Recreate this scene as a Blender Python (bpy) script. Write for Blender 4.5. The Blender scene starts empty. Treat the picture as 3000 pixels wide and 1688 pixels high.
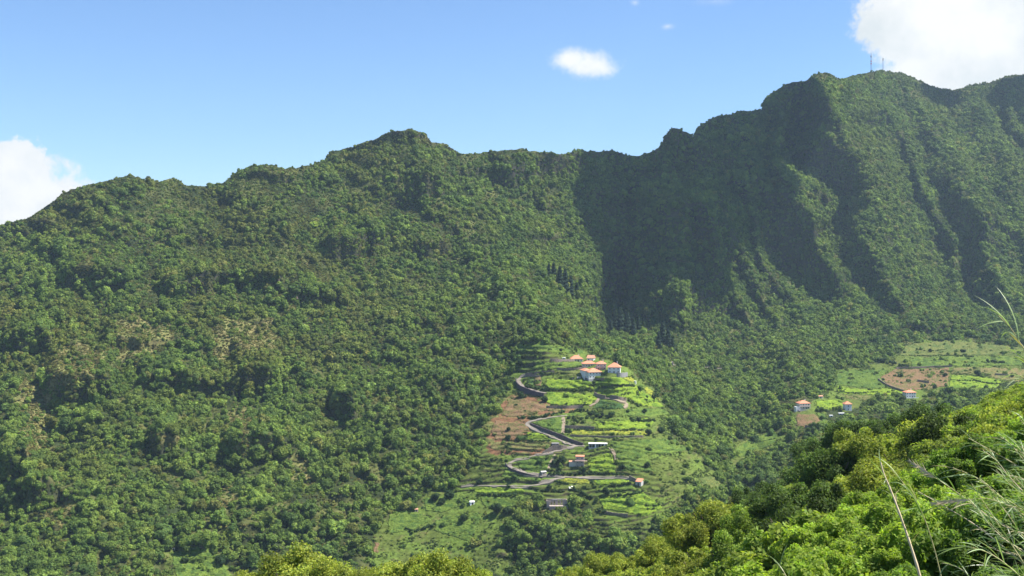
import bpy, math, random
import numpy as np

random.seed(7)
rng = np.random.default_rng(11)
C = bpy.context.scene.collection
S = bpy.context.scene

# ------------------------------------------------------------------ camera, sky, sun
F = 3217.0            # focal length in photo pixels (photo is 3000 x 1688)
HY = 780.0            # row of the horizon
cam_d = bpy.data.cameras.new('camera')
cam = bpy.data.objects.new('camera', cam_d)
C.objects.link(cam)
cam_d.sensor_width = 36.0
cam_d.lens = 36.0 * F / 3000.0
cam_d.shift_y = -(844 - HY) / 3000.0
cam.rotation_euler = (math.radians(90), 0, 0)
cam_d.clip_start = 0.3
cam_d.clip_end = 30000
S.camera = cam

SUN_EL, SUN_AZ = math.radians(57), math.radians(90)      # azimuth clockwise from the view direction (+Y)
SD = np.array([math.cos(SUN_EL) * math.sin(SUN_AZ), math.cos(SUN_EL) * math.cos(SUN_AZ), math.sin(SUN_EL)])
sun_d = bpy.data.lights.new('sun', 'SUN')
sun_d.energy = 5.0
sun_d.angle = math.radians(0.5)
sun_d.color = (1.0, 0.95, 0.86)
sun = bpy.data.objects.new('sun', sun_d)
C.objects.link(sun)
from mathutils import Vector
sun.rotation_euler = Vector((SD[0], SD[1], SD[2])).to_track_quat('Z', 'Y').to_euler()

S.view_settings.view_transform = 'Standard'
S.view_settings.look = 'None'
S.view_settings.exposure = 1.15
S.view_settings.gamma = 1.0
S.view_settings.use_curve_mapping = False
S.cycles.max_bounces = 6
S.cycles.diffuse_bounces = 2
S.cycles.transmission_bounces = 3
S.cycles.transparent_max_bounces = 4
S.cycles.volume_bounces = 0
try:
    S.cycles.use_denoising = True
except Exception:
    pass


def direction(px, py):
    v = np.array([(px - 1500) / F, 1.0, (HY - py) / F])
    return v / np.linalg.norm(v)


def build_world():
    w = bpy.data.worlds.new('World')
    S.world = w
    w.use_nodes = True
    nt = w.node_tree
    nt.nodes.clear()
    N = nt.nodes.new
    L = nt.links.new
    out = N('ShaderNodeOutputWorld')
    bg = N('ShaderNodeBackground')
    bg.inputs['Strength'].default_value = 0.076
    sky = N('ShaderNodeTexSky')
    sky.sky_type = 'NISHITA'
    sky.sun_disc = False
    sky.sun_elevation = SUN_EL
    sky.sun_rotation = SUN_AZ
    sky.altitude = 300
    sky.air_density = 1.0
    sky.dust_density = 0.3
    sky.ozone_density = 2.0
    tc = N('ShaderNodeTexCoord')
    # colour balance of the camera
    bal = N('ShaderNodeMix'); bal.data_type = 'RGBA'; bal.blend_type = 'MULTIPLY'
    bal.inputs[0].default_value = 1.0
    bal.inputs[7].default_value = SKY_TINT
    L(sky.outputs[0], bal.inputs[6])

    def noise(scale, detail, rough, vec=None):
        n = N('ShaderNodeTexNoise')
        n.inputs['Scale'].default_value = scale
        n.inputs['Detail'].default_value = detail
        n.inputs['Roughness'].default_value = rough
        L(vec if vec is not None else tc.outputs['Generated'], n.inputs['Vector'])
        return n

    def mth(op, a, b=None, clamp=False):
        m = N('ShaderNodeMath'); m.operation = op; m.use_clamp = clamp
        for i, v in enumerate((a, b)):
            if v is None:
                continue
            if isinstance(v, (int, float)):
                m.inputs[i].default_value = v
            else:
                L(v, m.inputs[i])
        return m.outputs[0]

    def edge_of(s1, a1, s2, a2):
        return mth('ADD', mth('MULTIPLY', mth('SUBTRACT', noise(s1, 8, 0.62).outputs['Fac'], 0.5), a1),
                   mth('MULTIPLY', mth('SUBTRACT', noise(s2, 8, 0.65).outputs['Fac'], 0.5), a2))
    edge_big = edge_of(16.0, 0.9, 60.0, 0.55)
    edge_small = edge_of(45.0, 1.3, 130.0, 0.45)
    # each bank of cloud: direction, angular radius (pixels of arc), vertical squash
    blobs = [  # px, py, radius x, radius z, soft
        (-60, 620, 330, 185, 5.0, 1.0), (25, 500, 110, 100, 5.0, 1.0), (-300, 540, 330, 220, 5.0, 1.0),
        (1720, 194, 112, 48, 1.2, 0.93), (1674, 178, 76, 46, 1.2, 0.93),
        (2850, 40, 340, 175, 5.0, 1.0), (2980, 150, 350, 130, 5.0, 1.0), (2660, 30, 130, 110, 4.0, 1.0), (3300, 60, 420, 260, 5.0, 1.0),
        (2760, 215, 200, 60, 3.0, .95), (1955, 78, 28, 14, 1.2, 0.5), (2090, 5, 80, 16, 1.0, 0.3), (1860, 8, 18, 12, 1.0, 0.4),
        (3900, 250, 500, 200, 5.0, 1.0), (-1200, 300, 600, 160, 5.0, 1.0), (500, -900, 500, 130, 4.0, 1.0), (2500, -1500, 500, 150, 4.0, 1.0),
    ]
    total = None
    for (px, py, rx, rz, soft, dens) in blobs:
        d = direction(px, py)
        right = np.cross(d, [0, 0, 1.0]); right /= np.linalg.norm(right)
        up = np.cross(right, d)
        sx = []
        for ax, r in ((right, rx), (up, rz)):
            dot = N('ShaderNodeVectorMath'); dot.operation = 'DOT_PRODUCT'
            L(tc.outputs['Generated'], dot.inputs[0])
            dot.inputs[1].default_value = tuple(ax)
            q = mth('MULTIPLY', dot.outputs['Value'], F / r)
            sx.append(mth('MULTIPLY', q, q))
        front = N('ShaderNodeVectorMath'); front.operation = 'DOT_PRODUCT'
        L(tc.outputs['Generated'], front.inputs[0])
        front.inputs[1].default_value = tuple(d)
        rr = mth('SQRT', mth('ADD', sx[0], sx[1]))
        val = mth('SUBTRACT', 1.0, rr)                       # 1 at centre, 0 on the rim
        val = mth('ADD', val, edge_small if rx < 150 else edge_big)
        val = mth('MULTIPLY', val, soft, True)
        val = mth('MULTIPLY', val, mth('GREATER_THAN', front.outputs['Value'], 0.2))
        val = mth('MULTIPLY', val, dens)
        total = val if total is None else mth('MAXIMUM', total, val)
    ss = N('ShaderNodeMapRange'); ss.interpolation_type = 'SMOOTHSTEP'
    L(total, ss.inputs['Value'])
    # body of the clouds: soft grey folds in the white
    nb = noise(13.0, 7, 0.6)
    fold = N('ShaderNodeMapRange')
    L(nb.outputs['Fac'], fold.inputs['Value'])
    fold.inputs['From Min'].default_value = 0.36
    fold.inputs['From Max'].default_value = 0.60
    cr = N('ShaderNodeMix'); cr.data_type = 'RGBA'
    L(fold.outputs[0], cr.inputs[0])
    cr.inputs[6].default_value = CLOUD_GREY
    cr.inputs[7].default_value = CLOUD_WHITE
    mix = N('ShaderNodeMix'); mix.data_type = 'RGBA'
    L(ss.outputs[0], mix.inputs[0])
    L(bal.outputs[2], mix.inputs[6])
    L(cr.outputs[2], mix.inputs[7])
    L(mix.outputs[2], bg.inputs['Color'])
    L(bg.outputs[0], out.inputs['Surface'])


SKY_TINT = (0.74, 0.89, 1.08, 1)
CLOUD_WHITE = (6.1, 6.15, 6.15, 1)
CLOUD_GREY = (4.7, 5.05, 5.2, 1)
build_world()


# ------------------------------------------------------------------ helpers
def tag(o, label=None, cat=None, group=None, kind=None):
    if label: o['label'] = label
    if cat: o['category'] = cat
    if group: o['group'] = group
    if kind: o['kind'] = kind
    return o


def mesh_obj(name, verts, faces, mat=None, parent=None, smooth=False, link=True, mats=None, midx=None):
    me = bpy.data.meshes.new(name)
    verts = np.asarray(verts, dtype=np.float64)
    if isinstance(faces, np.ndarray):
        k = faces.shape[1]
        me.vertices.add(len(verts)); me.vertices.foreach_set('co', verts.astype(np.float32).ravel())
        me.loops.add(faces.size); me.loops.foreach_set('vertex_index', faces.astype(np.int32).ravel())
        me.polygons.add(len(faces)); me.polygons.foreach_set('loop_start', np.arange(0, faces.size, k, dtype=np.int32))
        me.update(calc_edges=True)
    else:
        me.from_pydata([tuple(v) for v in verts], [], faces)
    if mats:
        for m in mats: me.materials.append(m)
        if midx is not None: me.polygons.foreach_set('material_index', np.asarray(midx, dtype=np.int32))
    elif mat:
        me.materials.append(mat)
    if smooth:
        me.polygons.foreach_set('use_smooth', np.ones(len(me.polygons), dtype=bool))
    me.update()
    o = bpy.data.objects.new(name, me)
    if link: C.objects.link(o)
    if parent: o.parent = parent
    return o


def empty(name, loc, rz=0.0):
    o = bpy.data.objects.new(name, None)
    o.empty_display_size = 0.5
    C.objects.link(o)
    o.location = loc
    o.rotation_euler = (0, 0, rz)
    return o


def set_color(me, name, arr, domain='POINT'):
    a = me.attributes.new(name, 'FLOAT_COLOR', domain)
    arr = np.asarray(arr, dtype=np.float32)
    if arr.shape[1] == 3:
        arr = np.hstack([arr, np.ones((len(arr), 1), dtype=np.float32)])
    a.data.foreach_set('color', arr.ravel())


# value noise (seeded lattice), fbm
def vnoise(x, y, seed=0):
    xi = np.floor(x).astype(np.int64); yi = np.floor(y).astype(np.int64)
    fx = x - xi; fy = y - yi
    fx = fx * fx * (3 - 2 * fx); fy = fy * fy * (3 - 2 * fy)

    def h(a, b):
        n = (a * 374761393 + b * 668265263 + seed * 974634777) & 0xffffffff
        n = ((n ^ (n >> 13)) * 1274126177) & 0xffffffff
        n = n ^ (n >> 16)
        return (n & 0xffff) / 65535.0 * 2 - 1
    a = h(xi, yi); b = h(xi + 1, yi); c = h(xi, yi + 1); d = h(xi + 1, yi + 1)
    return (a * (1 - fx) + b * fx) * (1 - fy) + (c * (1 - fx) + d * fx) * fy


def fbm(x, y, seed=0, octs=4, gain=0.5):
    s = 0; a = 1.0; t = 0
    for o in range(octs):
        s = s + a * vnoise(x * 2 ** o + 17.3 * o, y * 2 ** o - 9.1 * o, seed + o * 31)
        t += a; a *= gain
    return s / t


def tps(P, V):
    P = np.asarray(P, float); V = np.asarray(V, float)
    mu, sc = P.mean(0), P.std(0).mean()
    Q = (P - mu) / sc

    def U(r2):
        return 0.5 * r2 * np.log(r2 + 1e-12)
    n = len(P)
    K = U(((Q[:, None] - Q[None]) ** 2).sum(-1)) + 1e-3 * np.eye(n)
    A = np.zeros((n + 3, n + 3)); A[:n, :n] = K; A[:n, n] = 1; A[:n, n + 1:] = Q; A[n:, :n] = A[:n, n:].T
    w = np.linalg.solve(A, np.concatenate([V, np.zeros(3)]))

    def f(x, y):
        x = (np.asarray(x, float) - mu[0]) / sc; y = (np.asarray(y, float) - mu[1]) / sc
        r = w[n] + w[n + 1] * x + w[n + 2] * y
        for i in range(n):
            r = r + w[i] * U((x - Q[i, 0]) ** 2 + (y - Q[i, 1]) ** 2)
        return r
    return f


def inpoly(px, py, poly):
    px = np.asarray(px, float); py = np.asarray(py, float)
    r = np.zeros(px.shape, bool)
    n = len(poly)
    for i in range(n):
        x0, y0 = poly[i]; x1, y1 = poly[(i + 1) % n]
        if y0 == y1: continue
        c = ((y0 > py) != (y1 > py)) & (px < (x1 - x0) * (py - y0) / (y1 - y0) + x0)
        r ^= c
    return r


def segdist(px, py, pts):
    d = np.full(np.shape(px), 1e9)
    for (x0, y0), (x1, y1) in zip(pts[:-1], pts[1:]):
        vx, vy = x1 - x0, y1 - y0
        t = np.clip(((px - x0) * vx + (py - y0) * vy) / (vx * vx + vy * vy + 1e-9), 0, 1)
        d = np.minimum(d, np.hypot(px - x0 - t * vx, py - y0 - t * vy))
    return d


def sstep(a, b, x):
    t = np.clip((x - a) / (b - a), 0, 1)
    return t * t * (3 - 2 * t)


# ------------------------------------------------------------------ materials
def new_mat(name):
    m = bpy.data.materials.new(name)
    m.use_nodes = True
    nt = m.node_tree
    b = nt.nodes['Principled BSDF']
    b.inputs['Roughness'].default_value = 0.85
    b.inputs['Specular IOR Level'].default_value = 0.25
    return m, nt, b


def plain_mat(name, col, rough=0.85, var=0.15, scale=1.5, spec=0.25, bump=0.0, bscale=8.0):
    m, nt, b = new_mat(name)
    N = nt.nodes.new; L = nt.links.new
    b.inputs['Roughness'].default_value = rough
    b.inputs['Specular IOR Level'].default_value = spec
    tc = N('ShaderNodeTexCoord')
    n = N('ShaderNodeTexNoise'); n.inputs['Scale'].default_value = scale; n.inputs['Detail'].default_value = 6
    n.inputs['Roughness'].default_value = 0.65
    L(tc.outputs['Object'], n.inputs['Vector'])
    mr = N('ShaderNodeMapRange')
    mr.inputs['From Min'].default_value = 0.3; mr.inputs['From Max'].default_value = 0.7
    mr.inputs['To Min'].default_value = 1 - var; mr.inputs['To Max'].default_value = 1 + var
    L(n.outputs['Fac'], mr.inputs['Value'])
    mx = N('ShaderNodeMix'); mx.data_type = 'RGBA'; mx.blend_type = 'MULTIPLY'; mx.inputs[0].default_value = 1
    mx.inputs[6].default_value = (*col, 1)
    L(mr.outputs[0], mx.inputs[7])
    L(mx.outputs[2], b.inputs['Base Color'])
    if bump:
        n2 = N('ShaderNodeTexNoise'); n2.inputs['Scale'].default_value = bscale; n2.inputs['Detail'].default_value = 4
        L(tc.outputs['Object'], n2.inputs['Vector'])
        bp = N('ShaderNodeBump'); bp.inputs['Strength'].default_value = bump; bp.inputs['Distance'].default_value = 0.1
        L(n2.outputs['Fac'], bp.inputs['Height']); L(bp.outputs[0], b.inputs['Normal'])
    return m


def ground_mat(name, fine=0.35, bump=0.6):
    """base colour from the ground-cover attribute, broken by fine grain"""
    m, nt, b = new_mat(name)
    N = nt.nodes.new; L = nt.links.new
    b.inputs['Specular IOR Level'].default_value = 0.04
    b.inputs['Roughness'].default_value = 1.0
    at = N('ShaderNodeAttribute'); at.attribute_name = 'cover'
    tc = N('ShaderNodeTexCoord')
    n = N('ShaderNodeTexNoise'); n.inputs['Scale'].default_value = fine; n.inputs['Detail'].default_value = 8
    n.inputs['Roughness'].default_value = 0.7
    L(tc.outputs['Object'], n.inputs['Vector'])
    mr = N('ShaderNodeMapRange')
    mr.inputs['From Min'].default_value = 0.3; mr.inputs['From Max'].default_value = 0.7
    mr.inputs['To Min'].default_value = 0.45; mr.inputs['To Max'].default_value = 1.55
    L(n.outputs['Fac'], mr.inputs['Value'])
    mx = N('ShaderNodeMix'); mx.data_type = 'RGBA'; mx.blend_type = 'MULTIPLY'; mx.inputs[0].default_value = 1
    L(at.outputs['Color'], mx.inputs[6]); L(mr.outputs[0], mx.inputs[7])
    L(mx.outputs[2], b.inputs['Base Color'])
    bp = N('ShaderNodeBump'); bp.inputs['Strength'].default_value = bump; bp.inputs['Distance'].default_value = 0.6
    L(n.outputs['Fac'], bp.inputs['Height']); L(bp.outputs[0], b.inputs['Normal'])
    return m


def leaf_mat(name, instanced, transl=0.3, gloss=0.12, rough=0.65):
    m = bpy.data.materials.new(name); m.use_nodes = True
    nt = m.node_tree; nt.nodes.clear()
    N = nt.nodes.new; L = nt.links.new
    out = N('ShaderNodeOutputMaterial')
    if instanced:
        t = N('ShaderNodeAttribute'); t.attribute_type = 'INSTANCER'; t.attribute_name = 'tint'
        tint = t.outputs['Color']
    else:
        t = N('ShaderNodeObjectInfo'); tint = t.outputs['Color']
    v = N('ShaderNodeAttribute'); v.attribute_name = 'vary'
    mx = N('ShaderNodeMix'); mx.data_type = 'RGBA'; mx.blend_type = 'MULTIPLY'; mx.inputs[0].default_value = 1
    L(tint, mx.inputs[6]); L(v.outputs['Color'], mx.inputs[7])
    b = N('ShaderNodeBsdfPrincipled')
    b.inputs['Roughness'].default_value = rough
    b.inputs['Specular IOR Level'].default_value = gloss
    L(mx.outputs[2], b.inputs['Base Color'])
    tr = N('ShaderNodeBsdfTranslucent')
    g = N('ShaderNodeMix'); g.data_type = 'RGBA'; g.blend_type = 'MULTIPLY'; g.inputs[0].default_value = 1
    L(mx.outputs[2], g.inputs[6]); g.inputs[7].default_value = (1.5, 1.6, 0.7, 1)
    L(g.outputs[2], tr.inputs['Color'])
    ms = N('ShaderNodeMixShader'); ms.inputs[0].default_value = transl
    L(b.outputs[0], ms.inputs[1]); L(tr.outputs[0], ms.inputs[2])
    L(ms.outputs[0], out.inputs['Surface'])
    return m


M = {}
M['ground'] = ground_mat('hillside_ground')
M['field'] = ground_mat('field_crop', 0.8, 0.8)
M['leaf_i'] = leaf_mat('leaves_massed', True)
M['leaf_o'] = leaf_mat('leaves', False)
M['near_i'] = leaf_mat('near_leaves_massed', True, 0.5, 0.2, 0.6)
M['near_o'] = leaf_mat('near_leaves', False, 0.38, 0.15, 0.65)
M['bark'] = plain_mat('bark', (0.13, 0.10, 0.075), var=0.3, scale=3)
M['road'] = plain_mat('road_surface', (0.215, 0.185, 0.15), var=0.12, scale=0.4)
M['track'] = plain_mat('dirt_track', (0.23, 0.18, 0.125), var=0.2, scale=0.5)
M['basalt'] = plain_mat('basalt_wall', (0.085, 0.068, 0.075), var=0.4, scale=1.2, bump=0.8, bscale=2)
M['drystone'] = plain_mat('dry_stone', (0.20, 0.16, 0.13), var=0.45, scale=1.0, bump=0.8, bscale=2)
M['white'] = plain_mat('whitewash', (0.74, 0.73, 0.70), var=0.07, scale=0.6)
M['cream'] = plain_mat('cream_render', (0.62, 0.56, 0.46), var=0.08, scale=0.6)
M['pink'] = plain_mat('pink_render', (0.60, 0.42, 0.36), var=0.1, scale=0.6)
M['concrete'] = plain_mat('raw_concrete', (0.42, 0.41, 0.39), var=0.15, scale=0.8)
M['block'] = plain_mat('grey_block', (0.24, 0.235, 0.23), var=0.2, scale=1.0)
M['stone'] = plain_mat('old_stone', (0.36, 0.30, 0.26), var=0.35, scale=1.5, bump=0.5, bscale=3)
M['roof'] = plain_mat('terracotta_tiles', (0.55, 0.225, 0.13), var=0.3, scale=1.4, bump=0.4, bscale=5)
M['roof_old'] = plain_mat('weathered_tiles', (0.52, 0.26, 0.17), var=0.25, scale=1.4, bump=0.4, bscale=5)
M['glass'] = plain_mat('dark_glass', (0.03, 0.035, 0.04), rough=0.2, var=0.1, spec=0.5)
M['dark'] = plain_mat('dark_opening', (0.04, 0.035, 0.03), var=0.2)
M['wood'] = plain_mat('painted_wood', (0.20, 0.10, 0.06), var=0.15)
M['steel'] = plain_mat('galvanised_steel', (0.30, 0.31, 0.33), rough=0.5, var=0.1)
M['redpaint'] = plain_mat('red_paint', (0.5, 0.12, 0.08), rough=0.5, var=0.1)
M['sheet'] = plain_mat('white_sheet', (0.8, 0.8, 0.78), rough=0.6, var=0.06)
M['soil'] = plain_mat('soil', (0.2, 0.11, 0.07), var=0.3, scale=0.6)

# ------------------------------------------------------------------ far terrain : mountain, spur, valley
SKY = np.array([(-600, 800), (-300, 730), (0, 655), (80, 635), (150, 590), (185, 562), (240, 541), (290, 531), (330, 521), (380, 508), (430, 526), (470, 526), (510, 516),
                (545, 541), (600, 539), (650, 533), (690, 502), (740, 480), (800, 476), (830, 491), (880, 486), (950, 470), (972, 438), (1020, 430), (1090, 405),
                (1140, 382), (1200, 373), (1247, 386), (1262, 411), (1300, 415), (1350, 446), (1390, 448), (1440, 439), (1520, 431), (1580, 441), (1650, 446),
                (1700, 436), (1760, 439), (1800, 437), (1840, 453), (1880, 451), (1935, 425), (1958, 377), (1974, 369), (2010, 382), (2034, 399), (2044, 370),
                (2080, 345), (2150, 326), (2232, 316), (2247, 280), (2300, 241), (2360, 233), (2390, 213), (2430, 208), (2460, 226), (2500, 219), (2550, 208),
                (2600, 204), (2650, 212), (2700, 236), (2740, 251), (2790, 259), (2850, 246), (2920, 231), (2960, 216), (3000, 212), (3200, 200), (3600, 230)], float)
CTRL = [  # pixel x, pixel y, depth in metres
    (-600, 800, 1450), (0, 655, 1400), (380, 510, 1450), (760, 478, 1500), (1200, 375, 1560), (1400, 448, 1580), (1600, 440, 1650), (1850, 452, 1720),
    (1968, 370, 1740), (2050, 360, 1830), (2240, 280, 1960), (2415, 210, 2080), (2600, 205, 2320), (2780, 258, 2400), (3000, 212, 2450), (3600, 230, 2500),
    (-600, 1100, 1200), (0, 900, 1200), (500, 900, 1190), (900, 800, 1270), (1300, 800, 1320), (1500, 880, 1210), (1650, 960, 1150),
    (-600, 1500, 900), (0, 1300, 960), (500, 1300, 950), (1000, 1200, 1020), (1200, 1050, 1110), (1350, 1000, 1120),
    (-600, 2500, 560), (-600, 1750, 820), (0, 1688, 800), (600, 1688, 800), (1000, 1600, 830), (1400, 1688, 800), (600, 2500, 560), (1500, 2500, 560), (2500, 2500, 520), (3600, 2500, 520),
    (1500, 1090, 1060), (1640, 1040, 1060), (1760, 1060, 1040), (1830, 1100, 1010), (1600, 1250, 935), (1800, 1200, 960), (1930, 1250, 950), (1700, 1400, 870),
    (1500, 1180, 1000), (1640, 1150, 1008), (1760, 1150, 1003), (1850, 1190, 980), (1640, 1085, 1042), (1760, 1100, 1022), (1560, 1120, 1030),
    (1700, 1550, 810), (1400, 1450, 870), (1420, 1280, 940), (1950, 1420, 850),
    (1760, 1000, 1400), (2000, 1050, 1380), (2200, 1060, 1400), (1950, 1120, 1180), (2100, 1180, 1120), (2200, 1250, 1070), (2100, 1400, 900), (2250, 1420, 900), (2100, 1600, 780),
    (2330, 1100, 1230), (2450, 1080, 1280), (2700, 1010, 1420), (3000, 1000, 1430), (2700, 1130, 1190), (3000, 1130, 1180), (2350, 1190, 1080), (2500, 1240, 1020), (2700, 1300, 900), (3000, 1300, 860), (3600, 1300, 860),
    (3000, 1700, 700), (2300, 980, 1480), (2800, 930, 1560), (3200, 920, 1580), (2000, 900, 1500), (2000, 700, 1600), (2500, 620, 1760), (2600, 400, 2020), (3000, 600, 1850), (3600, 600, 1900),
]
_f = tps([(c[0], c[1]) for c in CTRL], [math.log(c[2]) for c in CTRL])

ROWS_PY = [200, 300, 400, 500, 600, 700, 800, 900, 1000]
RIDGES = [  # x of the line at each of those rows, depth offset at each row
    ([1700] * 9, [0] * 9),
    ([1880, 1860, 1840, 1800, 1785, 1780, 1795, 1820, 1850], [20, 22, 26, 26, 24, 24, 22, 15, 5]),
    ([1975, 1975, 1985, 2070, 2130, 2085, 2035, 1985, 1950], [-40, -40, -34, -26, -30, -34, -34, -26, -10]),
    ([2030, 2035, 2045, 2110, 2165, 2195, 2285, 2360, 2440], [25, 25, 25, 30, 30, 40, 50, 45, 10]),
    ([2180, 2200, 2220, 2265, 2335, 2390, 2445, 2515, 2570], [0, -5, -10, -25, -45, -50, -50, -40, -10]),
    ([2215, 2240, 2270, 2325, 2395, 2440, 2480, 2540, 2590], [40, 50, 62, 62, 42, 10, -38, -36, -10]),
    ([2450, 2484, 2505, 2545, 2570, 2590, 2610, 2640, 2680], [-50, -58, -60, -52, -38, -15, -10, -5, 0]),
    ([2600, 2630, 2660, 2680, 2700, 2745, 2790, 2850, 2900], [-5, 0, 15, 35, 40, 45, 45, 30, 5]),
    ([2650, 2680, 2750, 2830, 2870, 2885, 2920, 2970, 3010], [-15, -25, -32, -40, -45, -45, -35, -20, -5]),
    ([2720, 2760, 2810, 2880, 2930, 2980, 3010, 3060, 3090], [25, 35, 40, 25, 20, 25, 20, 10, 0]),
    ([2980, 3000, 3010, 3030, 3060, 3100, 3140, 3180, 3200], [-30, -40, -40, -35, -30, -30, -30, -20, 0]),
    ([3300] * 9, [30] * 9),
    ([3650] * 9, [-20] * 9),
]
BUMPS = [  # polyline, depth offset, width
    ([(1180, 420), (1230, 520), (1300, 620), (1430, 740), (1560, 850), (1660, 960)], -26, 85),
    ([(1500, 520), (1560, 620), (1650, 760), (1720, 900), (1760, 990)], 24, 70),
    ([(1300, 1120), (1100, 1260), (1000, 1350), (850, 1450), (600, 1570)], -17, 60),
    ([(1180, 1080), (1010, 1180), (1000, 1310), (880, 1400)], 13, 50),
    ([(900, 1150), (780, 1200), (700, 1290)], -10, 60),
    ([(520, 520), (600, 640), (640, 760)], 16, 70),
    ([(760, 490), (800, 620), (820, 740)], -14, 80),
    ([(380, 520), (360, 640), (300, 760)], -12, 80),
    ([(100, 1100), (160, 1230), (150, 1380)], 12, 60),
    ([(1900, 1180), (2000, 1300), (2120, 1420), (2200, 1520)], 14, 60),
]
CLIFFS = [  # x0, x1, y of the brow, height
    (960, 1120, 700, 60), (1200, 1310, 715, 35), (1220, 1290, 530, 45), (1460, 1560, 500, 60), (1590, 1700, 470, 45),
    (180, 380, 790, 55), (470, 620, 830, 50), (560, 830, 800, 55), (860, 1010, 850, 45), (30, 150, 980, 50), (300, 470, 990, 25),
    (140, 330, 1110, 75), (420, 560, 1110, 45), (560, 700, 1118, 40), (700, 810, 1090, 80), (690, 860, 1295, 55), (985, 1045, 1170, 70),
    (20, 90, 1350, 90), (90, 160, 1420, 70), (450, 520, 1280, 45), (1180, 1290, 940, 20), (1650, 1740, 820, 60), (1880, 2080, 640, 90),
    (1980, 2120, 860, 60), (2290, 2400, 560, 60), (1750, 2000, 1015, 35), (2180, 2500, 1040, 45), (2560, 2900, 960, 35), (1500, 1640, 690, 50),
    (100, 320, 600, 25), (700, 850, 505, 30), (80, 160, 640, 25), (1060, 1280, 400, 22), (1970, 2100, 430, 60), (2260, 2440, 300, 70),
]


def depth_at(px, py):
    """depth of the far land seen at a photo pixel, before it is made to rise steadily"""
    Y = np.exp(_f(px, py))
    off = np.zeros_like(Y)
    pyc = np.clip(py, 200, 1000)
    xs = [np.interp(pyc, ROWS_PY, r[0]) for r in RIDGES]
    vs = [np.interp(pyc, ROWS_PY, r[1]) for r in RIDGES]
    wob = fbm(px / 90, py / 90, 5, 3) * 22
    pxx = px + wob
    R = np.zeros_like(Y)
    for i in range(len(xs) - 1):
        t = (pxx - xs[i]) / np.maximum(xs[i + 1] - xs[i], 1)
        m = (t >= 0) & (t < 1)
        R = np.where(m, vs[i] * (1 - t) + vs[i + 1] * t, R)
    R = R * (1.0 + .5 * fbm(px / 110, py / 80, 29, 3)) * (1 - .3 * sstep(1900, 1780, px)) * (1 - sstep(930, 1040, py))
    off += R
    ribs = sstep(1700, 1950, px) * (1 - sstep(900, 1010, py))
    ra_ = (px * .90 - py * .44) / 92 + .7 * vnoise(px / 120, py / 120, 27)
    off += ribs * 46 * (np.abs(vnoise(ra_, py / 420, 25)) * 2 - .8)
    wild = wildness(px, py)
    for pts, a, w in BUMPS:
        d = segdist(px, py, pts)
        off += a * np.exp(-(d / w) ** 2) * wild
    for x0, x1, yl, h in CLIFFS:
        wx = sstep(x0 - 25, x0 + 25, px) * (1 - sstep(x1 - 25, x1 + 25, px))
        yy = yl + fbm(px / 40, px * 0 + yl, 3, 3) * 16
        A = 0.9 * h
        up = np.clip((py - (yy - h * 1.3)) / (h * 1.3), 0, 1)
        dn = np.clip((yy + h - py) / h, 0, 1)
        off += -A * wx * np.where(py < yy, up, dn) * wild
    s = Y / 1200.0
    off += wild * s * (14 * fbm(px / 260, py / 110, 21, 2) + 10 * fbm(px / 90, py / 55, 22, 2) + 8.0 * fbm(px / 34, py / 26, 23, 2))
    farm_ = sstep(.75, .3, wild) * (1 - .85 * sstep(1560, 1440, px) * sstep(1420, 1470, py))
    ph = py / 15.5 + px * .0012 + 1.9 * fbm(px / 150, py / 80, 28, 3)
    fr = ph - np.floor(ph)
    off += farm_ * 3.5 * (np.where(fr < .72, fr / .72, (1 - fr) / .28) - .5)
    return Y + off


def c1(p): return [(1450 + .2347 * x, 980 + .2347 * y) for x, y in p]
def c2(p): return [(1050 + .3494 * x, 1280 + .3494 * y) for x, y in p]
def c3(p): return [(2200 + .3106 * x, 980 + .3106 * y) for x, y in p]


FARM = [  # cleared, farmed ground
    [(1512, 1012), (1560, 1004), (1640, 1008), (1700, 1028), (1740, 1040), (1800, 1060), (1840, 1088), (1875, 1108), (1925, 1150), (1955, 1190), (1975, 1240),
     (1985, 1290), (2030, 1330), (2100, 1400), (2118, 1430), (2060, 1450), (1990, 1470), (1930, 1520), (1880, 1570), (1780, 1575), (1745, 1545), (1735, 1480), (1660, 1478),
     (1560, 1475), (1500, 1500), (1480, 1560), (1420, 1600), (1400, 1690), (1140, 1690), (1080, 1640), (1095, 1570), (1150, 1510), (1230, 1490), (1240, 1440), (1330, 1420), (1360, 1385),
     (1400, 1350), (1415, 1300), (1440, 1220), (1480, 1160), (1505, 1100)],
    c3([(800, 320), (1150, 300), (1350, 190), (1440, 90), (1900, 45), (2250, 85), (2700, 120), (2800, 560), (2100, 560), (1900, 520), (1700, 560), (1560, 660), (1430, 660), (1430, 590), (1150, 590),
        (1100, 690), (880, 720), (620, 720), (420, 740), (560, 620), (790, 540)]),
    c3([(410, 730), (620, 720), (730, 740), (710, 850), (660, 890), (430, 880)]),
    [(2150, 1300), (2265, 1252), (2305, 1285), (2235, 1335), (2130, 1360)],

    [(480, 1612), (600, 1600), (660, 1640), (700, 1720), (500, 1760), (480, 1680)],
    [(1380, 1640), (1440, 1590), (1500, 1620), (1480, 1690)],
]
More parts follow.
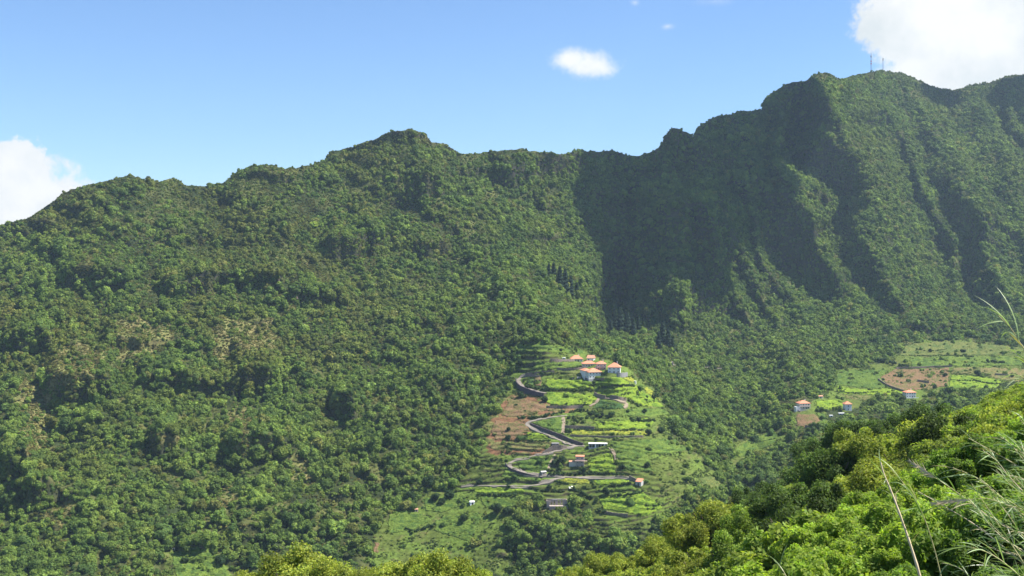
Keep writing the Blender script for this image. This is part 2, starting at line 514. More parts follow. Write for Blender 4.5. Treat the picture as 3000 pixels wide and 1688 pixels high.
SCRUB = [  # open, thin cover
    [(330, 940), (440, 930), (500, 970), (490, 1020), (380, 1050), (320, 1010)],
    [(120, 1080), (230, 1000), (320, 1030), (260, 1120), (120, 1180)],
    [(600, 950), (780, 940), (820, 1020), (640, 1060)],
    [(460, 1270), (520, 1250), (530, 1330), (470, 1330)],
    [(680, 1200), (720, 1210), (730, 1320), (690, 1330)],
    [(60, 1100), (140, 1150), (160, 1330), (60, 1330)],
    [(860, 1330), (930, 1350), (900, 1420), (850, 1430)],
    [(660, 1420), (700, 1410), (705, 1480), (665, 1480)],
    [(130, 1490), (230, 1480), (260, 1530), (150, 1560)],
]
FARM_BLUR = 30.0


def farm_mask(px, py):
    jx = px + 12 * vnoise(px / 22, py / 22, 41) + 5 * vnoise(px / 7, py / 7, 43)
    jy = py + 9 * vnoise(px / 22, py / 22, 42) + 4 * vnoise(px / 7, py / 7, 44)
    m = np.zeros(np.shape(px), bool)
    for p in FARM: m |= inpoly(jx, jy, p)
    return m


def scrub_mask(px, py):
    jx = px + 30 * vnoise(px / 30, py / 30, 51); jy = py + 22 * vnoise(px / 30, py / 30, 52)
    m = np.zeros(np.shape(px), bool)
    for p in SCRUB: m |= inpoly(jx, jy, p)
    return m


def wildness(px, py):
    """1 on the wild slopes, small on the farmed ground (which is smoother)"""
    m = np.ones_like(np.asarray(px, float))
    for p in FARM[:3]:
        ins = inpoly(px, py, p)
        d = segdist(px, py, list(p) + [p[0]])
        m = np.minimum(m, np.where(ins, 0.12 + 0 * d, 0.12 + 0.88 * sstep(0, 60, d)))
    return m


GX = np.arange(-480, 3481, 6.0)
NV = 400
cols = []
sky = np.interp(GX, SKY[:, 0], SKY[:, 1]) + 5 + 2.5 * vnoise(GX / 14, GX * 0, 9)
T = np.linspace(0, 1, NV)
PYv = 1720 + (sky[None, :] - 1720) * T[:, None]               # rows from the frame's foot up to the skyline
PYb = np.linspace(2500, 1735, 10)[:, None] + 0 * sky[None, :]
PY = np.vstack([PYb, PYv])
PX = np.broadcast_to(GX[None, :], PY.shape).copy()
YY = depth_at(PX, PY)
for i in range(1, len(YY)):
    step = (PY[i - 1] - PY[i]) * 0.05
    YY[i] = np.maximum(YY[i], YY[i - 1] + step)
ZZ = (HY - PY) / F * YY
XX = (PX - 1500) / F * YY
NF = len(YY)


def land(px, py, lift=0.0):
    """world point of the far land seen at a photo pixel"""
    px = np.atleast_1d(np.asarray(px, float)); py = np.atleast_1d(np.asarray(py, float))
    ci = np.clip((px - GX[0]) / 6.0, 0, len(GX) - 1.001)
    c0 = ci.astype(int); fx = ci - c0
    sk = np.interp(px, GX, sky)
    ri = np.where(py <= 1720, 10 + np.clip((1720 - py) / (1720 - sk), 0, 1) * (NV - 1), np.clip((2500 - py) / 85.0, 0, 9) + np.clip((1735 - py) / 15, 0, 1))
    ri = np.clip(ri, 0, NF - 1.001)
    r0 = ri.astype(int); fy = ri - r0
    y = (YY[r0, c0] * (1 - fx) + YY[r0, c0 + 1] * fx) * (1 - fy) + (YY[r0 + 1, c0] * (1 - fx) + YY[r0 + 1, c0 + 1] * fx) * fy
    return np.stack([(px - 1500) / F * y, y, (HY - py) / F * y + lift], -1)


def land_z(x, y):
    """ground height under a world position"""
    x = np.atleast_1d(np.asarray(x, float)); y = np.atleast_1d(np.asarray(y, float))
    out = np.zeros(len(x))
    for i in range(len(x)):
        px = 1500 + F * x[i] / y[i]
        ci = min(max((px - GX[0]) / 6.0, 0), len(GX) - 1.001); c0 = int(ci); fx = ci - c0
        ya = YY[:, c0] * (1 - fx) + YY[:, c0 + 1] * fx
        za = ZZ[:, c0] * (1 - fx) + ZZ[:, c0 + 1] * fx
        out[i] = np.interp(y[i], ya, za)
    return out


# colours of the ground under the plants
def lerp(a, b, t): return a * (1 - t[..., None]) + b * t[..., None]


def ground_cover(px, py, steep):
    wood = np.array([0.030, 0.042, 0.016]); heath = np.array([0.085, 0.092, 0.030]); grass = np.array([0.080, 0.105, 0.024])
    dry = np.array([0.15, 0.135, 0.055]); soil = np.array([0.16, 0.085, 0.045]); rock = np.array([0.055, 0.048, 0.045])
    n1 = fbm(px / 60, py / 40, 61, 4) * 0.5 + 0.5
    n2 = fbm(px / 18, py / 10, 62, 4) * 0.5 + 0.5
    c = lerp(np.broadcast_to(wood, px.shape + (3,)), heath, sstep(.35, .75, n1))
    c = lerp(c, rock, sstep(3.0, 8.0, steep) * sstep(.3, .7, n2) * .8)
    s = scrub_mask(px, py)
    sc = lerp(np.broadcast_to(dry, px.shape + (3,)), heath * 1.6, sstep(.4, .7, n2))
    c = np.where(s[..., None], sc, c)
    f = farm_mask(px, py)
    g = lerp(np.broadcast_to(grass, px.shape + (3,)), np.array([0.095, 0.140, 0.026]), sstep(.3, .7, n1))
    g = lerp(g, dry * 0.8, sstep(.60, .85, n2) * 0.7)
    g = lerp(g, np.array([.075, .065, .04]), sstep(1.3, 3.0, steep) * sstep(.15, .4, n2))
    redzone = inpoly(px + 10 * vnoise(px / 15, py / 12, 71), py + 8 * vnoise(px / 15, py / 12, 72),
                     [(1425, 1330), (1435, 1235), (1480, 1165), (1530, 1150), (1600, 1180), (1690, 1200), (1660, 1212), (1540, 1232), (1560, 1270), (1545, 1300), (1640, 1320), (1560, 1335)])
    g = np.where(redzone[..., None], lerp(np.broadcast_to(soil, px.shape + (3,)), np.array([0.13, 0.14, 0.045]), sstep(.50, .68, n2)), g)
    c = np.where(f[..., None], g, c)
    return c


# backside of the skyline
nb = 12
k = np.arange(1, nb + 1)[:, None]
YB = YY[-1][None] + k * 22.0
ZB = ZZ[-1][None] - (k * 22.0) * 0.55 - 6 * np.abs(vnoise(PX[:nb] / 60, k * 0.7 + 0 * PX[:nb], 14))
XB = (PX[:nb] - 1500) / F * YY[-1][None] + 0 * YB
V = np.stack([np.vstack([XX, XB]), np.vstack([YY, YB]), np.vstack([ZZ, ZB])], -1)
nr, nc = V.shape[:2]
idx = np.arange(nr * nc).reshape(nr, nc)
faces = np.stack([idx[:-1, :-1], idx[:-1, 1:], idx[1:, 1:], idx[1:, :-1]], -1).reshape(-1, 4)
dz = np.gradient(ZZ, axis=0); dy = np.gradient(YY, axis=0)
steep = np.abs(dz) / np.maximum(dy, 0.05)
cov = ground_cover(PX, PY, steep)
cov = np.vstack([cov, np.broadcast_to(cov[-1:], (nb,) + cov.shape[1:])]).reshape(-1, 3)
mount = mesh_obj('mountain', V.reshape(-1, 3), faces, M['ground'], smooth=True)
set_color(mount.data, 'cover', cov)
tag(mount, kind='structure')
STEEP = steep

# ------------------------------------------------------------------ near hillside, below and to the right of the camera
NEAR = [(15, 40, -10.8), (14, 50, -14), (11.6, 45, -14.5), (28, 60, -11), (6.5, 35, -13), (8.4, 18, -8.2), (0, 0, -6), (20, 10, -3.5), (45, 110, -19.5), (26.6, 90, -27),
        (24, 130, -38), (42, 170, -38), (22, 200, -60), (7, 220, -70), (-10, 120, -43), (-30, 120, -47), (-60, 100, -52), (60, 140, -21), (100, 200, -26), (0, 60, -25), (-40, 60, -36),
        (0, 300, -120), (80, 300, -80), (150, 300, -72), (0, 500, -240), (200, 500, -190), (350, 500, -190), (0, 620, -330), (300, 620, -330), (-300, 620, -330), (-300, 200, -170), (-150, 60, -90),
        (60, 60, -2), (-20, -30, -6), (40, -30, 4), (-100, -30, -50)]
_n = tps([(p[0], p[1]) for p in NEAR], [p[2] for p in NEAR])


def near_z(x, y):
    return _n(x, y) + 0.5 * vnoise(np.asarray(x, float) / 6, np.asarray(y, float) / 6, 81) + 0.0


def grid_near():
    ys = np.concatenate([np.linspace(-30, 60, 60), np.linspace(62, 260, 80), np.linspace(265, 620, 60)])
    xs = np.linspace(-1, 1, 160)
    X = xs[None] * (120 + 0.62 * np.maximum(ys, 0)[:, None]) + 10
    Yg = np.broadcast_to(ys[:, None], X.shape)
    Z = near_z(X, Yg)
    Vn = np.stack([X, Yg, Z], -1)
    a, b = X.shape
    ix = np.arange(a * b).reshape(a, b)
    fc = np.stack([ix[:-1, :-1], ix[:-1, 1:], ix[1:, 1:], ix[1:, :-1]], -1).reshape(-1, 4)
    o = mesh_obj('near_hillside', Vn.reshape(-1, 3), fc, M['ground'], smooth=True)
    n = fbm(X / 8, Yg / 8, 83) * .5 + .5
    set_color(o.data, 'cover', lerp(np.broadcast_to(np.array([0.035, 0.05, 0.018]), X.shape + (3,)), np.array([0.07, 0.09, 0.03]), n).reshape(-1, 3))
    tag(o, kind='structure')


grid_near()


# ------------------------------------------------------------------ plants: crown builder
def ico(sub=1):
    import bmesh
    bm = bmesh.new(); bmesh.ops.create_icosphere(bm, subdivisions=sub, radius=1.0)
    v = np.array([q.co[:] for q in bm.verts]); f = np.array([[q.index for q in p.verts] for p in bm.faces]); bm.free()
    return v, f


ICO1, ICO2 = ico(1), ico(2)


def crown_geo(r, lobes, nleaf, leaf, seed, aspect=(1, 1, 0.8), base=0.35, tilt=0.6, lobe_r=(0.32, 0.52), long=1.0, corefrac=0.86, droop=0.0, upb=0.25, core=0.85, lobe_var=0.18, spread=(.86, 1.06)):
    """verts, quads, colour factors of a crown: leaf-sized faces spread over overlapping lobes, with inner leaf masses behind them.
    r radius in metres, lobes count, nleaf leaves, leaf = leaf size in metres"""
    g = np.random.default_rng(seed)
    cen, rad = [], []
    for i in range(lobes):
        d = g.normal(size=3); d /= np.linalg.norm(d); d[2] = d[2] * 0.9 + 0.15
        q = g.uniform(0.25, 0.72)
        cen.append(d * q * np.array(aspect)); rad.append(g.uniform(*lobe_r))
    cen = np.array(cen) * r; rad = np.array(rad) * r
    prob = rad ** 2; prob /= prob.sum()
    want = int(nleaf * 2.0)
    li = g.choice(lobes, size=want, p=prob)
    d = g.normal(size=(want, 3)); d /= np.linalg.norm(d, axis=1)[:, None]
    sh = g.uniform(*spread, size=(want, 1)) + 0.1 * (g.random((want, 1)) < 0.12)
    p = cen[li] + d * rad[li][:, None] * sh
    dist = np.linalg.norm(p[:, None] - cen[None], axis=2) / rad[None]
    dist[np.arange(want), li] = 9
    keep = dist.min(1) > 0.86
    p, d, li = p[keep][:nleaf], d[keep][:nleaf], li[keep][:nleaf]
    n = len(p)
    nn = d * (1 - tilt * 0.5) + g.normal(size=(n, 3)) * tilt * 0.6 + np.array([0, 0, upb])
    nn /= np.linalg.norm(nn, axis=1)[:, None]
    a = np.cross(nn, g.normal(size=(n, 3))); a /= np.linalg.norm(a, axis=1)[:, None]
    a[:, 2] -= droop; a /= np.linalg.norm(a, axis=1)[:, None]
    b = np.cross(nn, a)
    s = leaf * g.uniform(0.6, 1.3, size=(n, 1))
    a = a * s * long; b = b * s / max(long, 1) ** 0.5
    v = np.empty((n, 4, 3)); v[:, 0] = p - a * .5; v[:, 1] = p + b * .38 - a * .05 ; v[:, 2] = p + a * .5; v[:, 3] = p - b * .38 - a * .05
    col = np.empty((n, 3))
    lobe_c = g.uniform(1 - lobe_var, 1 + lobe_var, size=lobes)[li]
    br = g.uniform(0.72, 1.28, size=n) * lobe_c
    yel = g.uniform(0.0, 1.0, size=n)
    col[:, 0] = br * (0.9 + 0.35 * yel); col[:, 1] = br * (0.95 + 0.1 * yel); col[:, 2] = br * (1.1 - 0.3 * yel)
    verts = [v.reshape(-1, 3)]; cols_ = [np.repeat(col, 4, 0)]
    quads = np.arange(n * 4).reshape(n, 4)
    # inner leaf masses (triangles written as quads with a mid vertex are wasteful: keep them as separate tri list)
    iv, iff = ICO1
    tv, tf = [], []
    for c, rr in zip(cen, rad):
        w = iv * rr * corefrac * g.uniform(0.92, 1.05, size=(len(iv), 1)) + c
        tf.append(iff + len(verts[0]) + sum(len(q) for q in tv)); tv.append(w)
    tv = np.vstack(tv); tf = np.vstack(tf)
    allv = np.vstack([verts[0], tv])
    allc = np.vstack([cols_[0], np.full((len(tv), 3), core)])
    lift = (base + 0.0)
    return allv, quads, tf, allc


def merge_mesh(name, parts, mats):
    """parts: (verts, [faces arrays], colours, material index)"""
    vs, fs, cs, mi = [], [], [], []
    off = 0
    for v, fl, c, m in parts:
        vs.append(v); cs.append(c)
        for f in fl:
            for row in (f + off).tolist():
                fs.append(row); mi.append(m)
        off += len(v)
    V_ = np.vstack(vs)
    me = bpy.data.meshes.new(name)
    me.from_pydata(V_.tolist(), [], fs)
    for m in mats: me.materials.append(m)
    me.polygons.foreach_set('material_index', np.array(mi, dtype=np.int32))
    set_color(me, 'vary', np.vstack(cs))
    me.update()
    return me


def limb(p0, p1, r0, r1, n=6):
    p0 = np.array(p0, float); p1 = np.array(p1, float)
    d = p1 - p0; d /= np.linalg.norm(d)
    a = np.cross(d, [0.3, 0.9, 0.1]); a /= np.linalg.norm(a); b = np.cross(d, a)
    t = np.linspace(0, 2 * math.pi, n, endpoint=False)
    ring = np.cos(t)[:, None] * a + np.sin(t)[:, None] * b
    v = np.vstack([p0 + ring * r0, p1 + ring * r1])
    f = np.array([[i, (i + 1) % n, n + (i + 1) % n, n + i] for i in range(n)])
    return v, f


def trunk_parts(h, r, seed, limbs=4, spread=0.5):
    g = np.random.default_rng(seed)
    out = []
    mid = np.array([g.uniform(-.04, .04) * h, g.uniform(-.04, .04) * h, h * 0.5])
    segs = [((0, 0, -0.6), mid, r, r * .75), (mid, (mid[0] * 1.5, mid[1] * 1.5, h * .95), r * .75, r * .4)]
    for i in range(limbs):
        a = g.uniform(0, 6.28); s = mid * g.uniform(.8, 1.3)
        e = (s[0] + math.cos(a) * h * spread, s[1] + math.sin(a) * h * spread, h * g.uniform(.85, 1.25))
        segs.append((s, e, r * .5, r * .2))
    for s in segs:
        v, f = limb(*s)
        out.append((v, [f], np.full((len(v), 3), 0.8), 0))
    return out


PROTO = bpy.data.collections.new('plant_kinds')      # source shapes for the massed plants


def proto(name, me):
    o = bpy.data.objects.new(name, me)
    PROTO.objects.link(o)
    return o


# unit-size far crowns (radius 1): broadleaf a-d, shrubs e-f, dark conifer g-h
far_meshes = {}


def far_crown(name, seed, lobes, nleaf, leaf, aspect, lift, mat, **kw):
    v, q, t, c = crown_geo(1.0, lobes, nleaf, leaf, seed, aspect, **kw)
    v = v + np.array([0, 0, lift])
    tv, tf = limb((0, 0, -0.6), (0, 0, lift), 0.09, 0.06, 5)
    return merge_mesh(name, [(v, [q, t], c, 0), (tv, [tf], np.full((len(tv), 3), 0.5), 1)], [mat, M['bark']])


FAR_SPEC = [('a', 1, 7, 300, .30, (1, 1, .80), .75), ('b', 2, 9, 340, .26, (1, .9, .7), .62), ('c', 3, 6, 260, .32, (.9, 1, 1.0), .9), ('d', 4, 8, 320, .28, (1.1, 1, .6), .55),
            ('e', 5, 5, 170, .34, (1, 1, .6), .35), ('f', 6, 6, 190, .32, (1.2, .9, .5), .28)]


def conifer_mesh(name, seed, mat, tiers=9, n=520):
    g = np.random.default_rng(seed)
    ps, ns = [], []
    for i in range(n):
        z = g.uniform(0.08, 1.0) ** 0.85
        rr = 0.26 * (1 - z) ** 0.75 * (0.75 + 0.25 * math.sin(z * 40 + seed)) + 0.02
        a = g.uniform(0, 6.28); q = g.uniform(.5, 1.05)
        ps.append((math.cos(a) * rr * q, math.sin(a) * rr * q, z)); ns.append((math.cos(a) * .8, math.sin(a) * .8, .8))
    p = np.array(ps); nn = np.array(ns) + g.normal(size=(n, 3)) * .3; nn /= np.linalg.norm(nn, axis=1)[:, None]
    a = np.cross(nn, g.normal(size=(n, 3))); a /= np.linalg.norm(a, axis=1)[:, None]; b = np.cross(nn, a)
    s = .075 * g.uniform(.6, 1.4, size=(n, 1)); a *= s; b *= s
    v = np.stack([p - a * .7, p - b * .4, p + a * .7, p + b * .4], 1).reshape(-1, 3)
    c = np.repeat(g.uniform(.7, 1.25, size=(n, 1)) * np.array([[.95, 1, 1.05]]), 4, 0)
    q = np.arange(n * 4).reshape(n, 4)
    cv, cf = limb((0, 0, .1), (0, 0, .98), .15, .01, 7)
    tv, tf = limb((0, 0, -.05), (0, 0, .3), .018, .014, 5)
    return merge_mesh(name, [(v, [q], c, 0), (cv, [cf], np.full((len(cv), 3), .55), 0), (tv, [tf], np.full((len(tv), 3), .5), 1)], [mat, M['bark']])


FAR_O = []
for i, (n_, sd, lb, nl, ls, asp, lf) in enumerate(FAR_SPEC):
    proto('kind_%d_%s' % (i, n_), far_crown('far_crown_' + n_, sd, lb, nl, ls, asp, lf, M['leaf_i']))
    FAR_O.append(far_crown('broadleaf_crown_' + n_, sd + 50, lb + 2, int(nl * 2.4), ls * .62, asp, lf, M['leaf_o']))
proto('kind_6_g', conifer_mesh('far_conifer', 8, M['leaf_i']))
CON_O = [conifer_mesh('conifer_%d' % i, 30 + i, M['leaf_o'], n=900) for i in range(2)]


def scatter_obj(name, pts, scl, rot, idx, tint, label, collection, kind='stuff'):
    me = bpy.data.meshes.new(name)
    me.vertices.add(len(pts)); me.vertices.foreach_set('co', np.asarray(pts, dtype=np.float32).ravel())
    a = me.attributes.new('scl', 'FLOAT_VECTOR', 'POINT'); a.data.foreach_set('vector', np.asarray(scl, dtype=np.float32).ravel())
    a = me.attributes.new('rot', 'FLOAT_VECTOR', 'POINT'); a.data.foreach_set('vector', np.asarray(rot, dtype=np.float32).ravel())
    a = me.attributes.new('idx', 'INT', 'POINT'); a.data.foreach_set('value', np.asarray(idx, dtype=np.int32))
    set_color(me, 'tint', tint)
    me.update()
    o = bpy.data.objects.new(name, me); C.objects.link(o)
    ng = bpy.data.node_groups.new(name + '_scatter', 'GeometryNodeTree')
    ng.interface.new_socket('Geometry', in_out='INPUT', socket_type='NodeSocketGeometry')
    ng.interface.new_socket('Geometry', in_out='OUTPUT', socket_type='NodeSocketGeometry')
    N = ng.nodes.new; L = ng.links.new
    gi = N('NodeGroupInput'); go = N('NodeGroupOutput')
    ci = N('GeometryNodeCollectionInfo'); ci.inputs['Collection'].default_value = collection
    ci.inputs['Separate Children'].default_value = True; ci.inputs['Reset Children'].default_value = True
    ip = N('GeometryNodeInstanceOnPoints'); ip.inputs['Pick Instance'].default_value = True

    def attr(n, t):
        q = N('GeometryNodeInputNamedAttribute'); q.data_type = t; q.inputs['Name'].default_value = n; return q.outputs['Attribute']
    L(gi.outputs[0], ip.inputs['Points']); L(ci.outputs[0], ip.inputs['Instance'])
    L(attr('idx', 'INT'), ip.inputs['Instance Index']); L(attr('rot', 'FLOAT_VECTOR'), ip.inputs['Rotation']); L(attr('scl', 'FLOAT_VECTOR'), ip.inputs['Scale'])
    L(ip.outputs[0], go.inputs[0])
    md = o.modifiers.new('scatter', 'NODES'); md.node_group = ng
    tag(o, label, 'woodland' if 'wood' in name else 'vegetation', kind=kind)
    return o


# ---- sample the far land evenly by true area
def sample_land(dens_fn, cell_density, pxr=(-160, 3160), top_extra=True):
    """points on the far land at cell_density per square metre times dens_fn(px,py,steep)"""
    A = V[:NF + 2]
    e1 = A[1:, :-1] - A[:-1, :-1]; e2 = A[:-1, 1:] - A[:-1, :-1]
    area = np.linalg.norm(np.cross(e1, e2), axis=-1)
    pxc = PX[0, :-1][None] + 0 * area
    rows = area.shape[0]
    pyc = np.vstack([PY, PY[-1:] - 3, PY[-1:] - 6])[:rows, :-1]
    st = np.vstack([STEEP, STEEP[-1:], STEEP[-1:]])[:rows, :-1]
    d = dens_fn(pxc, pyc, st) * ((pxc > pxr[0]) & (pxc < pxr[1]) & (pyc < 1800))
    lam = area * d * cell_density
    cnt = rng.poisson(lam)
    r, c = np.nonzero(cnt)
    rep = cnt[r, c]
    r = np.repeat(r, rep); c = np.repeat(c, rep)
    u = rng.random(len(r))[:, None]; w = rng.random(len(r))[:, None]
    P = A[r, c] * (1 - u) * (1 - w) + A[r + 1, c] * u * (1 - w) + A[r, c + 1] * (1 - u) * w + A[r + 1, c + 1] * u * w
    px = 1500 + F * P[:, 0] / P[:, 1]; py = HY - F * P[:, 2] / P[:, 1]
    return P, px, py, st[r, c]


CONIFERS = [(1622, 835, 26), (1640, 850, 28), (1656, 862, 30), (1672, 872, 26), (1608, 822, 20), (1690, 880, 22), (1801, 968, 30), (1818, 975, 34), (1838, 978, 30), (1856, 985, 24), (1790, 985, 22),
            (1870, 975, 22), (1942, 1012, 30), (1958, 1022, 26), (1930, 1026, 22), (1745, 905, 18), (1970, 1038, 20), (1505, 905, 10)]


RED = [(1425, 1330), (1435, 1235), (1480, 1165), (1600, 1170), (1690, 1200), (1540, 1232), (1560, 1300), (1640, 1320), (1560, 1335)]


def tree_density(px, py, st):
    d = np.ones_like(px)
    f = farm_mask(px, py); s = scrub_mask(px, py)
    d = np.where(f, 0.09 + .4 * sstep(.25, .5, fbm(px / 45, py / 22, 93, 3)) * sstep(1470, 1520, py), d)
    d = np.where(inpoly(px, py, RED), .025, d)
    d = np.where(s, 0.5, d)
    n = fbm(px / 50, py / 34, 91, 3)
    upper = sstep(950, 780, py) * (1 - sstep(900, 1200, px))
    d = d * np.where(f, 1, 1 - 0.85 * sstep(0.0, 0.35, n) * (0.8 + 0.2 * upper))
    d = d * (1 - 0.45 * sstep(4.0, 10.0, st))
    return d


def foliage_tint(px, py, n_rand, Yd):
    """leaf colour by place: brown-olive heath on the upper left, fresh green low down, bluish green on the right"""
    dark = np.array([0.068, 0.122, 0.030]); mid = np.array([0.120, 0.192, 0.038]); lite = np.array([0.178, 0.262, 0.050])
    olive = np.array([0.128, 0.150, 0.034]); yell = np.array([0.20, 0.20, 0.055])
    k_ = n_rand[:, 0]
    c = lerp(np.broadcast_to(dark, (len(px), 3)), mid, sstep(.15, .5, k_))
    c = lerp(c, lite, sstep(.55, .95, k_))
    left = (1 - sstep(900, 1500, px)) * sstep(1600, 1000, py)
    h = left * sstep(-.15, .35, fbm(px / 120, py / 60, 95, 3)) * 0.85
    c = lerp(c, olive, h * sstep(0, .6, n_rand[:, 1]))
    rz = sstep(1900, 2300, px) * sstep(900, 300, py)
    c = lerp(c, olive * np.array([.9, 1.05, 1.0]), rz * .5 * sstep(-.2, .3, fbm(px / 90, py / 70, 97, 2)))
    patch = sstep(.12, .45, fbm(px / 75, py / 42, 98, 3)) * (1 - sstep(1500, 1900, px) * .5)
    c = lerp(c, np.array([0.185, 0.205, 0.040]), patch * .28)
    c = lerp(c, yell, (n_rand[:, 2] > 0.955) * 0.6 + 0.0)
    return c * np.clip(1 + 0.18 * n_rand[:, 3:4], .7, 1.3)


P, px, py, st = sample_land(tree_density, 1 / 10.5)
n = len(P)
nr_ = rng.random((n, 4)); nr_[:, 0] = np.clip(nr_[:, 0] * .5 + .5 * (fbm(px / 34, py / 24, 101, 3) * 1.1 + .5), 0, 1); nr_[:, 3] = rng.normal(size=n) * .7
big = np.clip(2.45 * np.exp(rng.normal(0, .46, n)) * (1 + 0.5 * fbm(px / 40, py / 28, 102, 3)), 1.2, 7.5)
upperleft = sstep(900, 640, py) * (1 - sstep(1000, 1600, px))
heath = sstep(-.2, .25, fbm(px / 130, py / 60, 103, 3))
big *= 1 - 0.48 * upperleft * heath
big *= np.where(farm_mask(px, py), 0.58, 1.0) * np.where(scrub_mask(px, py), 0.6, 1)
skyd = py - (np.interp(px, GX, sky))
big = np.where(skyd < 14, np.minimum(big * .7, 3.0), big)
kidx = rng.choice(6, n, p=[.26, .22, .14, .2, .09, .09])
kidx = np.where(big < 2.0, rng.choice([4, 5], n), kidx)
tint = foliage_tint(px, py, nr_, P[:, 1])
rot = np.stack([rng.normal(0, .28, n), rng.normal(0, .28, n), rng.uniform(0, 6.28, n)], -1)
scl = big[:, None] * rng.uniform(.85, 1.18, (n, 3))
P = P - np.array([0, 0, 1.0]) * (0.34 * big)[:, None]

# houses, roads and yards keep clear ground
CLEAR = [(1664, 1716, 1036, 1050), (1700, 1780, 1050, 1092), (1708, 1776, 1090, 1104), (1774, 1826, 1066, 1092), (1645, 1660, 1044, 1052), (1800, 1840, 1092, 1100), (1676, 1722, 1100, 1108), (1715, 1785, 1290, 1312), (1660, 1722, 1330, 1372), (1583, 1604, 1370, 1394), (1855, 1885, 1400, 1434), (1660, 1695, 1420, 1436), (1596, 1668, 1444, 1482),
         (1374, 1394, 1462, 1484), (1210, 1230, 1482, 1504), (2325, 2385, 1168, 1250), (2466, 2520, 1172, 1215), (2640, 2700, 1130, 1174), (2394, 2416, 1152, 1170), (2424, 2480, 1205, 1222),
         (500, 518, 1598, 1614), (1612, 1642, 1290, 1310), (1955, 1980, 1050, 1072), (1635, 1650, 1266, 1282)]
clear = np.zeros(n, bool)
for x0, x1, y0, y1 in CLEAR:
    clear |= (px > x0) & (px < x1) & (py > y0) & (py < y1 + 14)

ROADS = {
    'upper': c1([(395, 505), (345, 520), (300, 555), (290, 590), (312, 625), (370, 665), (450, 695), (540, 718), (640, 735)]),
    'track': c1([(1240, 745), (1310, 790), (1400, 800), (1500, 822), (1600, 845), (1650, 862), (1640, 890), (1600, 910)]),
    'hair': c1([(900, 1012), (760, 1030), (600, 1055), (480, 1080), (405, 1105), (400, 1130), (450, 1165), (560, 1215), (700, 1275), (850, 1340), (960, 1385), (1030, 1397), (1120, 1395)]),
    'lower': c2([(1850, 78), (1760, 92), (1650, 122), (1500, 155), (1380, 185), (1290, 210), (1262, 235), (1290, 268), (1370, 295), (1460, 318), (1560, 332), (1700, 340), (1900, 341), (2120, 341), (2300, 344)]),
    'branch': c2([(1730, 345), (1650, 355), (1600, 375), (1540, 398), (1470, 410), (1330, 412), (1150, 412), (1000, 412), (860, 422)]),
}
for pts in ROADS.values():
    clear |= (segdist(px, py, pts) < 11) | ((segdist(px, py - 12, pts) < 10))
keep = ~clear

# the largest-looking trees stand as separate trees, the rest of the woodland is one mass
app = big / P[:, 1]
okreg = keep & (px > 5) & (px < 2995) & (py > 1050) & (py < 1680) & (big > 2.4)
occl = (px > 1480) & (py > np.interp(px, [1480, 1700, 2000, 2100, 2300, 2480, 2650, 2800, 3000], [1640, 1590, 1480, 1440, 1400, 1290, 1200, 1170, 1080]))
occl |= (px > 680) & (px < 1450) & (py > 1590)
okreg &= ~occl
score = app * np.where(farm_mask(px, py), 1.9, 1.0) * np.where(py > 1350, 1.15, 1.0)
order = np.argsort(-np.where(okreg, score, -1))[:255]
single = np.zeros(n, bool); single[order] = True

m = keep & ~single
scatter_obj('woodland', P[m], scl[m], rot[m], kidx[m], tint[m], 'dense green woodland and scrub covering the mountain slopes', PROTO)
print('woodland plants', m.sum())


def zone(x, y):
    if y > 1560 and x < 700: return ('tree around the small bottom left meadow', 'trees at the foot of the left slope')
    if x < 620: return ('tree on the lower left mountainside', 'trees on the lower left mountainside')
    if x < 1090: return ('tree in the wood left of the lower meadows', 'trees in the wood left of the meadows')
    if x < 1500 and y > 1420: return ('tree in the meadow below the branch lane', 'trees in the lower meadow')
    if x < 1480: return ('tree on the slope left of the hairpins', 'trees left of the hairpin road')
    if y < 1230 and x < 1960: return ('tree among the upper terraces', 'trees among the upper terraces')
    if x < 1900 and y < 1420: return ('tree beside the hairpin fields', 'trees around the hairpin bends')
    if x < 1960: return ('tree below the lane and stone ruin', 'trees below the stone ruin')
    if x < 2330: return ('tree in the ravine right of the spur', 'trees in the ravine')
    return ('tree beside the right hand fields', 'trees by the right fields')


def describe(lab, r, t, x, y):
    size = 'large' if r > 6.0 else ('small' if r < 4.4 else 'middling')
    tone = 'pale' if t[1] > .20 else ('dark' if t[1] < .135 else ('olive' if t[0] > .76 * t[1] else 'fresh green'))
    if r > 7.2: size = 'very large'
    row = ', uphill row' if y < 1360 else (', downhill row' if y > 1530 else ', halfway row')
    return size + ' ' + tone + ' ' + lab + row


for j in np.nonzero(single)[0]:
    o = bpy.data.objects.new('broadleaf_tree', FAR_O[int(kidx[j]) % 6])
    C.objects.link(o)
    o.location = P[j]; o.scale = scl[j]; o.rotation_euler = rot[j]
    t = tint[j]
    if farm_mask(px[j:j + 1], py[j:j + 1])[0]: t = t * np.array([.62, .72, .8])
    o.color = (*t, 1)
    lab, grp = zone(px[j], py[j])
    lab = describe(lab, big[j], t, px[j], py[j])
    tag(o, lab, 'tree', grp)

for i, (x, y, h) in enumerate(CONIFERS):
    p = land(x, y)[0]
    o = bpy.data.objects.new('conifer', CON_O[i % 2]); C.objects.link(o)
    o.location = p; o.scale = (h * .95, h * .95, h); o.rotation_euler = (0, 0, i * 1.3)
    o.color = (0.022, 0.045, 0.022, 1)
    if y < 920: lab, grp = 'tall dark pointed conifer in the upper clump on the wooded rib', 'conifers on the wooded rib'
    else: lab, grp = 'tall dark pointed conifer at the mountain foot behind the village', 'conifers behind the village'
    tag(o, lab, 'tree', grp)

